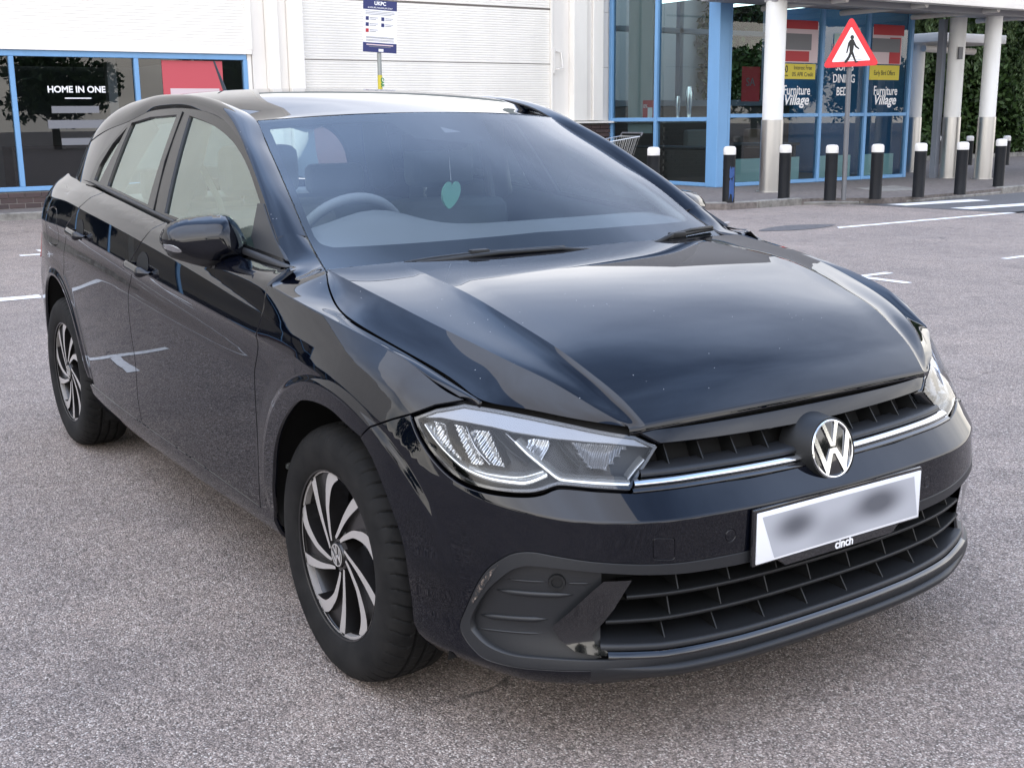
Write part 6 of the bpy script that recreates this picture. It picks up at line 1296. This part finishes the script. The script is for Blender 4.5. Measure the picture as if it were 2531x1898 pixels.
        for i in range(len(p1)):
            for k in range(nn_):
                q = p1[i] * (1 - k / (nn_ - 1)) + p2[i] * k / (nn_ - 1); r0 = np.linalg.norm(q); rt_ = (np.linalg.norm(p1[i]) * (1 - k / (nn_ - 1)) + np.linalg.norm(p2[i]) * k / (nn_ - 1)); q = q / max(r0, 1e-6) * min(rt_, .985); V.append(put(q, -.004 - .010 * (1 - min(1, rt_))))
        mk('web', V, [(i * nn_ + k, i * nn_ + k + 1, (i + 1) * nn_ + k + 1, (i + 1) * nn_ + k) for i in range(len(p1) - 1) for k in range(nn_ - 1)], 'wheel_dark', w_, True)
    MB().lathe([(.045, -.045), (.045, -.004), (.031, .0), (.029, .005), (.026, .0062), (.001, .0065)] if side > 0 else [(.045, .045), (.045, .004), (.031, .0), (.029, -.005), (.026, -.0062), (.001, -.0065)], (x, side * yf, zc), 32, axis='y').build('centre_cap', 'wheel_dark', w_, auto=40)
    cb = Vector((x, side * (yf + .0068), zc)); cu_ = Vector((-side, 0, 0)); cv_ = Vector((0, 0, 1)); ro_ = R(25); cu2 = cu_ * math.cos(ro_) + cv_ * math.sin(ro_); cv2 = -cu_ * math.sin(ro_) + cv_ * math.cos(ro_); nd = Vector((0, side * .0012, 0))
    for pg in (V1, W1): MB().prism([(a * .024, c * .024) for a, c in pg], cb, cu2, cv2, nd).build('cap_emblem', 'machined', w_)
    nr = 36; V = []; 
    for r_, d in ((.0275, 0), (.0275, 1), (.0245, 1), (.0245, 0)): V += [cb + cu_ * (r_ * math.cos(2 * math.pi * k / nr)) + cv_ * (r_ * math.sin(2 * math.pi * k / nr)) + nd * d for k in range(nr)]
    MB().add(V, [(i * nr + k, i * nr + (k + 1) % nr, (i + 1) * nr + (k + 1) % nr, (i + 1) * nr + k) for i in range(3) for k in range(nr)]).build('cap_emblem', 'machined', w_)
    for k in range(5): q = T_(.052, R(72 * k + 10), -.02); MB().lathe([(.009, -.01), (.009, .006), (.006, .008)], q, 8, axis='y').build('wheel_bolt', 'galv', w_, auto=40)
    MB().lathe([(.13, -.02), (.13, .02)], (x, side * (yf - .10), zc), 32, axis='y').build('brake_disc', 'grey_metal', w_, auto=40)
    for txt, ang in (('195/55 R16', -42), ('TYRE', 140)):
        pass
for side in (-1, 1):
    wheel(0.0, .825, side); wheel(-2.552, .800, side)
# ---- cabin
def soft(nm, a, b_, mat, par, bev=.04): return MB().box(a, b_).build(nm, mat, par, bevel=bev, segs=3)
loft('dashboard', np.stack([np.stack([x + .03 * np.cos(np.linspace(-1.5, 1.5, 31)), np.linspace(-.68, .68, 31), z + hump * np.exp(-((np.linspace(-.68, .68, 31) + .36) / .17) ** 2)], -1) for x, z, hump in ((-.24, .898, 0), (-.38, .955, .0), (-.50, .990, .010), (-.60, .998, .035), (-.68, .994, .058), (-.72, .95, .05), (-.74, .70, 0))], 0), 'interior', car)
MB().box((-.80, -.60, .60), (-.72, .60, .80)).build('dashboard_lower', 'interior', car)
sw = empty('steering_wheel', (0, 0, 0)); sw.parent = car; sc_ = Vector((-.83, -.365, .915)); ax = Vector((-.90, 0, .42)).normalized(); su_ = Vector((0, 1, 0)); sv_ = ax.cross(su_); sv_ = sv_ if sv_.z > 0 else -sv_
MB().tube([tuple(sc_ + su_ * (.183 * math.cos(a)) + sv_ * (.183 * math.sin(a))) for a in np.linspace(0, 2 * math.pi, 49)], .0165, 10, cap=False).build('rim', 'interior', sw, smooth=True)
MB().tube([tuple(sc_ - ax * .10), tuple(sc_)], .06, 14).build('hub', 'interior', sw, auto=40); MB().tube([tuple(sc_ - su_ * .18), tuple(sc_ + su_ * .18)], .018, 8).build('spokes', 'interior', sw, auto=40)
for y0 in (-.36, .36):
    s1_ = soft('seat_back', (-1.55, y0 - .24, .45), (-1.36, y0 + .24, 1.02), 'interior', car, .07); soft('seat_base', (-1.45, y0 - .25, .35), (-.95, y0 + .25, .55), 'interior', car, .06); soft('headrest', (-1.56, y0 - .135, 1.055), (-1.45, y0 + .135, 1.225), 'interior', car, .045)
    for dy in (-.06, .06): MB().tube([(-1.51, y0 + dy, 1.0), (-1.51, y0 + dy, 1.08)], .007, 6).build('headrest_post', 'chrome', s1_)
soft('rear_bench', (-2.45, -.60, .40), (-2.15, .60, .98), 'interior', car, .07); soft('rear_bench_base', (-2.3, -.6, .33), (-1.75, .6, .55), 'interior', car, .06)
for y0 in (-.36, .36): soft('rear_headrest', (-2.46, y0 - .13, .99), (-2.36, y0 + .13, 1.12), 'interior', car, .04)
soft('parcel_shelf', (-3.0, -.55, .97), (-2.5, .55, .99), 'interior', car, .005); MB().box((-3.05, -.70, .22), (-.2, .70, .30)).build('cabin_floor', 'interior', car)
for side in (-1, 1):
    x_ = np.linspace(-.42, -2.3, 30); zb_, yb_ = belt(x_); P_ = np.stack([np.stack([x_, side * (yb_ - d), z], -1) for d, z in ((.028, zb_ + .012), (.07, zb_ - .01), (.085, zb_ - .2), (.06, zb_ * 0 + .35))], 1); loft('door_card', P_, 'interior', car, ref=(-1.2, side * 2, .6))
    q = [(-1.55, side * .66, 1.02), (-1.50, side * .60, 1.20), (-1.46, side * .56, 1.36)]; MB().tube(q, [.055, .05, .045], 10).build('pillar_trim', 'interior_lt', car, smooth=True)
    q = [(-2.45, side * .62, 1.03), (-2.38, side * .56, 1.17), (-2.28, side * .49, 1.30)]; MB().tube(q, [.06, .06, .05], 10).build('pillar_trim', 'interior', car, smooth=True)
    MB().tube([tuple(np.array([p[0] - .035, side * (p[1] - .012), p[2] - .018])) for p in WE[2:]], .022, 8).build('pillar_trim', 'interior_lt', car, smooth=True)
    MB().tube([(-1.50, side * .57, 1.17), (-1.42, side * .54, 1.05), (-1.3, side * .50, .70)], .012, 4).build('seat_belt', 'interior_lt', car)
rv = MB().box((-.945, -.11, 1.205), (-.92, .11, 1.262)).build('interior_mirror', 'plastic_dark', car, bevel=.012); MB().tube([(-.93, .0, 1.25), (-.905, .0, 1.295)], .012, 8).build('mirror_stem', 'plastic_dark', rv, smooth=True)
hf = [(0, -.075), (.035, -.055), (.062, -.02), (.066, .02), (.045, .05), (.018, .055), (0, .035), (-.018, .055), (-.045, .05), (-.066, .02), (-.062, -.02), (-.035, -.055)]
af = MB().prism([tuple(q) for q in smooth_pl([(a * .60, c * .66) for a, c in hf], 3, True)], (-.85, .012, 1.075), (-.25, .968, 0), (.0, .18, .98), (.006, .002, 0)).build('air_freshener', 'freshener', car); MB().tube([(-.85, .016, 1.115), (-.855, .01, 1.24)], .0012, 4).build('freshener_string', 'white_print', af)
